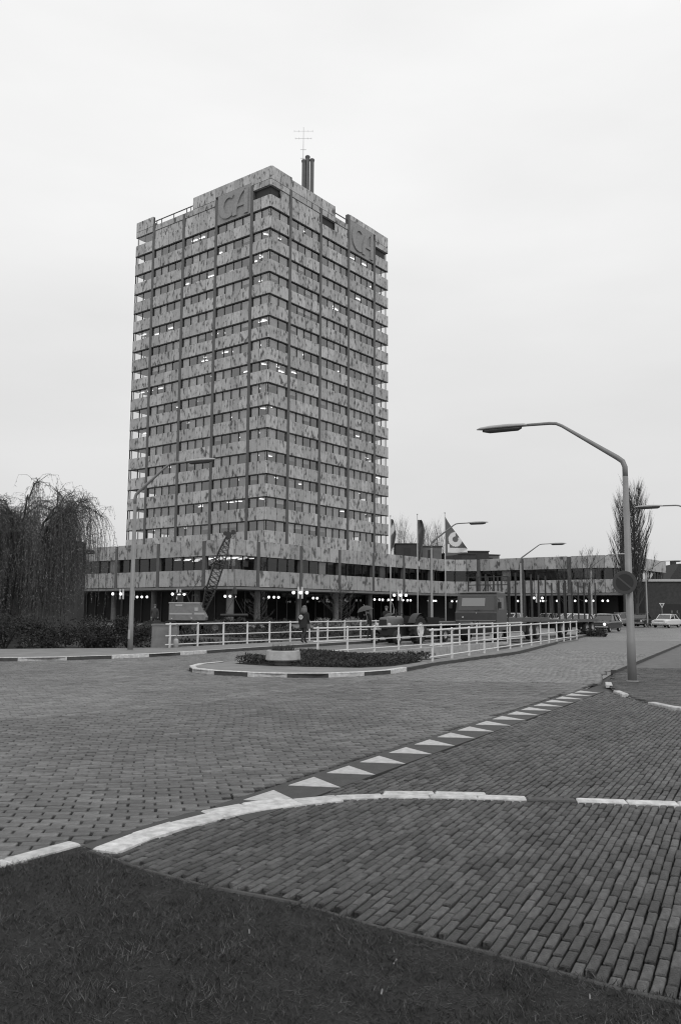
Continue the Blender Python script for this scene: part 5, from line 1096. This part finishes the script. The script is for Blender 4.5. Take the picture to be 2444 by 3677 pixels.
# lawn grass
n = 230000; xx = rng.uniform(-3.4, 2.6, n); yy = rng.uniform(2.0, 6.1, n); LAWN = GRASS_LEFT[:3] + [(-3.6, 1.8), (3.0, 1.8)] + GRASS_EDGE[:10][::-1]
k_ = inside(LAWN, xx, yy); xx, yy = xx[k_], yy[k_]; n = len(xx); xx = xx + rng.normal(0, .022, n); yy = yy + rng.normal(0, .022, n); clump = .5 + .5 * np.sin(xx * 6.1 + np.sin(yy * 4.7) * 2) * np.sin(yy * 7.3 + np.sin(xx * 3.9) * 2); ht = rng.uniform(.008, .026, n) * (.45 + 1.1 * clump); lean = rng.normal(0, .022, (n, 2)); an = rng.uniform(0, math.pi, n); wd = rng.uniform(.0012, .0028, n)
V = np.stack([np.stack([xx - wd * np.cos(an), yy - wd * np.sin(an), np.zeros(n)], -1), np.stack([xx + wd * np.cos(an), yy + wd * np.sin(an), np.zeros(n)], -1), np.stack([xx + lean[:, 0], yy + lean[:, 1], ht], -1)], 1).reshape(-1, 3)
me = bpy.data.meshes.new('grass'); me.vertices.add(3 * n); me.vertices.foreach_set('co', V.ravel()); me.loops.add(3 * n); me.loops.foreach_set('vertex_index', np.arange(3 * n, dtype=np.int32)); me.polygons.add(n); me.polygons.foreach_set('loop_start', np.arange(0, 3 * n, 3, dtype=np.int32)); me.polygons.foreach_set('loop_total', np.full(n, 3, np.int32)); me.materials.append(M['grass']); me.materials.append(M['dry_grass'])
a_ = me.attributes.new('rnd', 'FLOAT', 'FACE'); a_.data.foreach_set('value', rng.random(n)); me.polygons.foreach_set('material_index', (rng.random(n) < .03 + .30 * clump ** 4).astype(np.int32)); me.update(); o = stuff(obj('grass', me)); o['label'] = 'short dark lawn grass in the foreground'; o['category'] = 'grass'

# ---- bare upright trees
def upright_tree(name, label, x, y, h, spread, nb=70, seed=1, twigs=9, trunk_r=.22, base=.18, group=None, lean=0.0):
    rs = random.Random(seed); t = thing(name, label, 'tree', (x, y, 0), rs.uniform(0, 6.28), group); b = MB(); b.tube([(0, 0, -.1), (lean * .3, 0, h * .35), (lean * .7, .05, h * .7), (lean, 0, h * .97)], [trunk_r, trunk_r * .7, trunk_r * .35, .02], 8); b.build('trunk', 'bark', t); c = MB()
    for i in range(nb):
        f = base + (1 - base) * (i / nb) ** .9 * .93; z = h * f; a = i * 2.4 + rs.uniform(-.4, .4); L_ = h * (.40 - .28 * f) * rs.uniform(.7, 1.15); w_ = spread * min(1, .45 + f * 2.2) * (1.08 - .85 * max(0, f - .25)) * rs.uniform(.35, 1.1)
        p = [(lean * f, 0, z), (lean * f + w_ * .55 * math.cos(a), w_ * .55 * math.sin(a), z + L_ * .35), (lean * f + w_ * .9 * math.cos(a), w_ * .9 * math.sin(a), z + L_ * .75), (lean * f + w_ * math.cos(a), w_ * math.sin(a), z + L_ * 1.05)]
        r = trunk_r * .28 * (1 - .7 * f); c.tube(p, [r, r * .7, r * .4, .008], 4, caps=False)
        for j in range(twigs):
            g = rs.uniform(.25, 1.0); s_ = g * 3; i0 = min(2, int(s_)); fr = s_ - i0; q = Vector(p[i0]).lerp(Vector(p[i0 + 1]), fr); aa_ = a + rs.uniform(-1.6, 1.6); ln = h * rs.uniform(.04, .11); e = q + Vector((math.cos(aa_) * ln * .45, math.sin(aa_) * ln * .45, ln)); m_ = q.lerp(e, .5) + Vector((rs.uniform(-.05, .05), rs.uniform(-.05, .05), 0))
            c.tube([tuple(q), tuple(m_), tuple(e)], [r * .3 + .004, .008, .003], 3, caps=False)
    c.build('crown', 'twig', t); return t
upright_tree('poplar_tree', 'tall leafless poplar behind the nearest lamp post', 35.6, 102.0, 15.6, 2.35, 130, 3, 22, .28, .10)
upright_tree('poplar_tree', 'narrow leafless poplar just left of the lamp post', 33.9, 101.0, 14.6, 1.6, 70, 4, 12, .25, .22)
for i, (px, h_, lb) in enumerate(((1432, 19.5, 'leftmost far poplar beside the tower edge'), (1452, 19.0, 'far poplar right of the leftmost one'), (1480, 16.5, 'short far poplar left of the middle flag'), (1522, 17.8, 'far poplar just right of the middle flag'), (1536, 18.6, 'far poplar behind the small grey plant room'), (1556, 17.0, 'far poplar behind the lamp arm'), (1570, 19.0, 'tallest far poplar left of the lettered flag'), (1590, 17.4, 'far poplar at the lettered flag pole'), (336, 16.2, 'far poplar right of the willow'), (372, 13.6, 'short far poplar between the willow and the tower'))):
    Y = 178.0 if px > 1000 else 160.0; upright_tree('poplar_tree', lb, (px - 1222) / 3030 * Y, Y, h_, 1.3, 42, 20 + i, 7, .22, .25, 'far leafless poplars')
upright_tree('street_tree', 'thin young bare tree in front of the parked cars', 19.8, 67.5, 6.0, 1.9, 34, 9, 8, .075, .38, None, .1)
upright_tree('street_tree', 'bare young tree behind the trailer stakes', 22.2, 84.0, 6.4, 1.9, 30, 10, 7, .09, .35)
upright_tree('bare_bush', 'leafless twiggy bush before the colonnade right of the walking person', 0.1, 84.0, 4.1, 2.0, 60, 12, 9, .07, .05)
upright_tree('bare_bush', 'leafless twiggy bush beside the crane', -6.9, 72.0, 3.0, 1.5, 40, 13, 8, .06, .05)
shrub('dark low shrub on the bank at the end of the nearest railing', 17.2, 58.4, 1.9, 1.0, .55, 1800, .14, 'groundcover', 'shrubs by the main road'); shrub('dark shrub at the right edge beside the cut-off railing', 10.0, 22.2, .85, .9, .62, 2600, .10, 'foliage_dark', 'shrubs by the main road')
t = thing('earth_heap', 'low heap of dark earth left of the crane', 'earth heap', (-12.6, 58.2, -.05)); b = MB(); V = []; n = 18
for (r, z_) in ((2.0, 0), (1.5, .38), (.9, .72), (.35, .92)):
    for j in range(n): a = 2 * math.pi * j / n; q = r * random.uniform(.85, 1.15); V.append((q * math.cos(a), q * math.sin(a) * .8, z_ * random.uniform(.85, 1.1)))
b.add(V, [(i * n + j, i * n + (j + 1) % n, (i + 1) * n + (j + 1) % n, (i + 1) * n + j) for i in range(3) for j in range(n)] + [tuple(range(3 * n, 4 * n))]); b.build('mound', 'soil', t, smooth=True)

# ---- weeping willow
def willow(label, x, y, h, reach, seed=5):
    rs = random.Random(seed); t = thing('willow_tree', label, 'tree', (x, y, 0)); b = MB(); b.tube([(0, 0, -.2), (.05, 0, 1.0), (.0, .1, 2.2)], [.34, .27, .24], 10); lim = []
    for i in range(15):
        a = i * 2.4 + rs.uniform(-.3, .3); top = h * rs.uniform(.76, 1.0); rr = reach * rs.uniform(.35, .95)
        p = [Vector((0, .1, 1.9)), Vector((rr * .28 * math.cos(a), rr * .28 * math.sin(a), top * .58)), Vector((rr * .58 * math.cos(a), rr * .58 * math.sin(a), top * .88)), Vector((rr * .85 * math.cos(a), rr * .85 * math.sin(a), top)), Vector((rr * 1.05 * math.cos(a), rr * 1.05 * math.sin(a), top * .93))]
        b.tube([tuple(q) for q in p], [.13, .09, .05, .03, .012], 6); lim.append(p)
        for j in range(5):
            s_ = rs.uniform(.8, 3.6); i0 = min(3, int(s_)); q = p[i0].lerp(p[i0 + 1], s_ - i0); a2 = a + rs.uniform(-1.5, 1.5); l2 = reach * rs.uniform(.2, .5); e = q + Vector((math.cos(a2) * l2, math.sin(a2) * l2, rs.uniform(-.1, .8))); m_ = q.lerp(e, .5) + Vector((0, 0, .35)); b.tube([tuple(q), tuple(m_), tuple(e)], [.035, .022, .010], 5); lim.append([q, m_, e])
    b.build('trunk', 'bark', t); c = MB(); Pl = []
    for i in range(2600):
        p = rs.choice(lim); s_ = rs.uniform(.22, 1.0) * (len(p) - 1); i0 = min(len(p) - 2, int(s_)); q = p[i0].lerp(p[i0 + 1], s_ - i0)
        ln = min(q.z - rs.uniform(.5, 2.2), rs.uniform(.8, 5.2)); 
        if ln < .4: continue
        a = math.atan2(q.y, q.x) + rs.uniform(-.8, .8); out = rs.uniform(.15, .85); ns = 10; pts = []
        for k_ in range(ns + 1):
            f = k_ / ns; pts.append((q.x + out * math.cos(a) * math.sin(min(1, f * 2.2) * 1.57) + .06 * math.sin(f * 6 + i), q.y + out * math.sin(a) * math.sin(min(1, f * 2.2) * 1.57) + .06 * math.cos(f * 5 + i), q.z + .12 * math.sin(min(1, f * 4) * 3.14) - ln * f ** 1.2))
        c.tube(pts, [.007] + [.005] * (ns - 1) + [.003], 3, caps=False); m_ = int(ln / .10)
        for k_ in range(m_):
            f = rs.random() ** .8 * ns; i1 = min(ns - 1, int(f)); fr = f - i1; Pl.append([pts[i1][d] + (pts[i1 + 1][d] - pts[i1][d]) * fr for d in range(3)])
    for i in range(1500):                                                   # fine twigs fanning out of the upper crown
        pl = rs.choice(lim); s_ = rs.uniform(.3, 1.0) * (len(pl) - 1); i0 = min(len(pl) - 2, int(s_)); q = pl[i0].lerp(pl[i0 + 1], s_ - i0); a = rs.uniform(0, 6.28); l2 = rs.uniform(.35, 1.15); up_ = rs.uniform(.15, .75)
        e1 = q + Vector((math.cos(a) * l2 * .45, math.sin(a) * l2 * .45, l2 * up_ * .7)); e2 = q + Vector((math.cos(a) * l2 * .85, math.sin(a) * l2 * .85, l2 * up_ * .75)); e3 = q + Vector((math.cos(a) * l2 * 1.05, math.sin(a) * l2 * 1.05, l2 * (up_ * .6 - .45)))
        c.tube([tuple(q), tuple(e1), tuple(e2), tuple(e3)], [.010, .007, .005, .003], 3, caps=False)
        for (u1, u2) in ((q, e1), (e1, e2), (e2, e3)):
            for k_ in range(3): Pl.append(list(u1.lerp(u2, rs.random()) + Vector((rs.uniform(-.04, .04), rs.uniform(-.04, .04), rs.uniform(-.04, .04)))))
    cr_ = c.build('crown', 'twig', t); stuff(leaf_mesh('leaves', np.array(Pl), None, .105, 'willow', cr_, .22, droop=1.3)); return t
willow('large weeping willow with trailing dark branches at the left edge', -15.45, 40.5, 6.9, 3.3)
willow('second weeping willow whose trailing branches cross the left edge', -19.4, 43.5, 6.5, 3.0, 11)
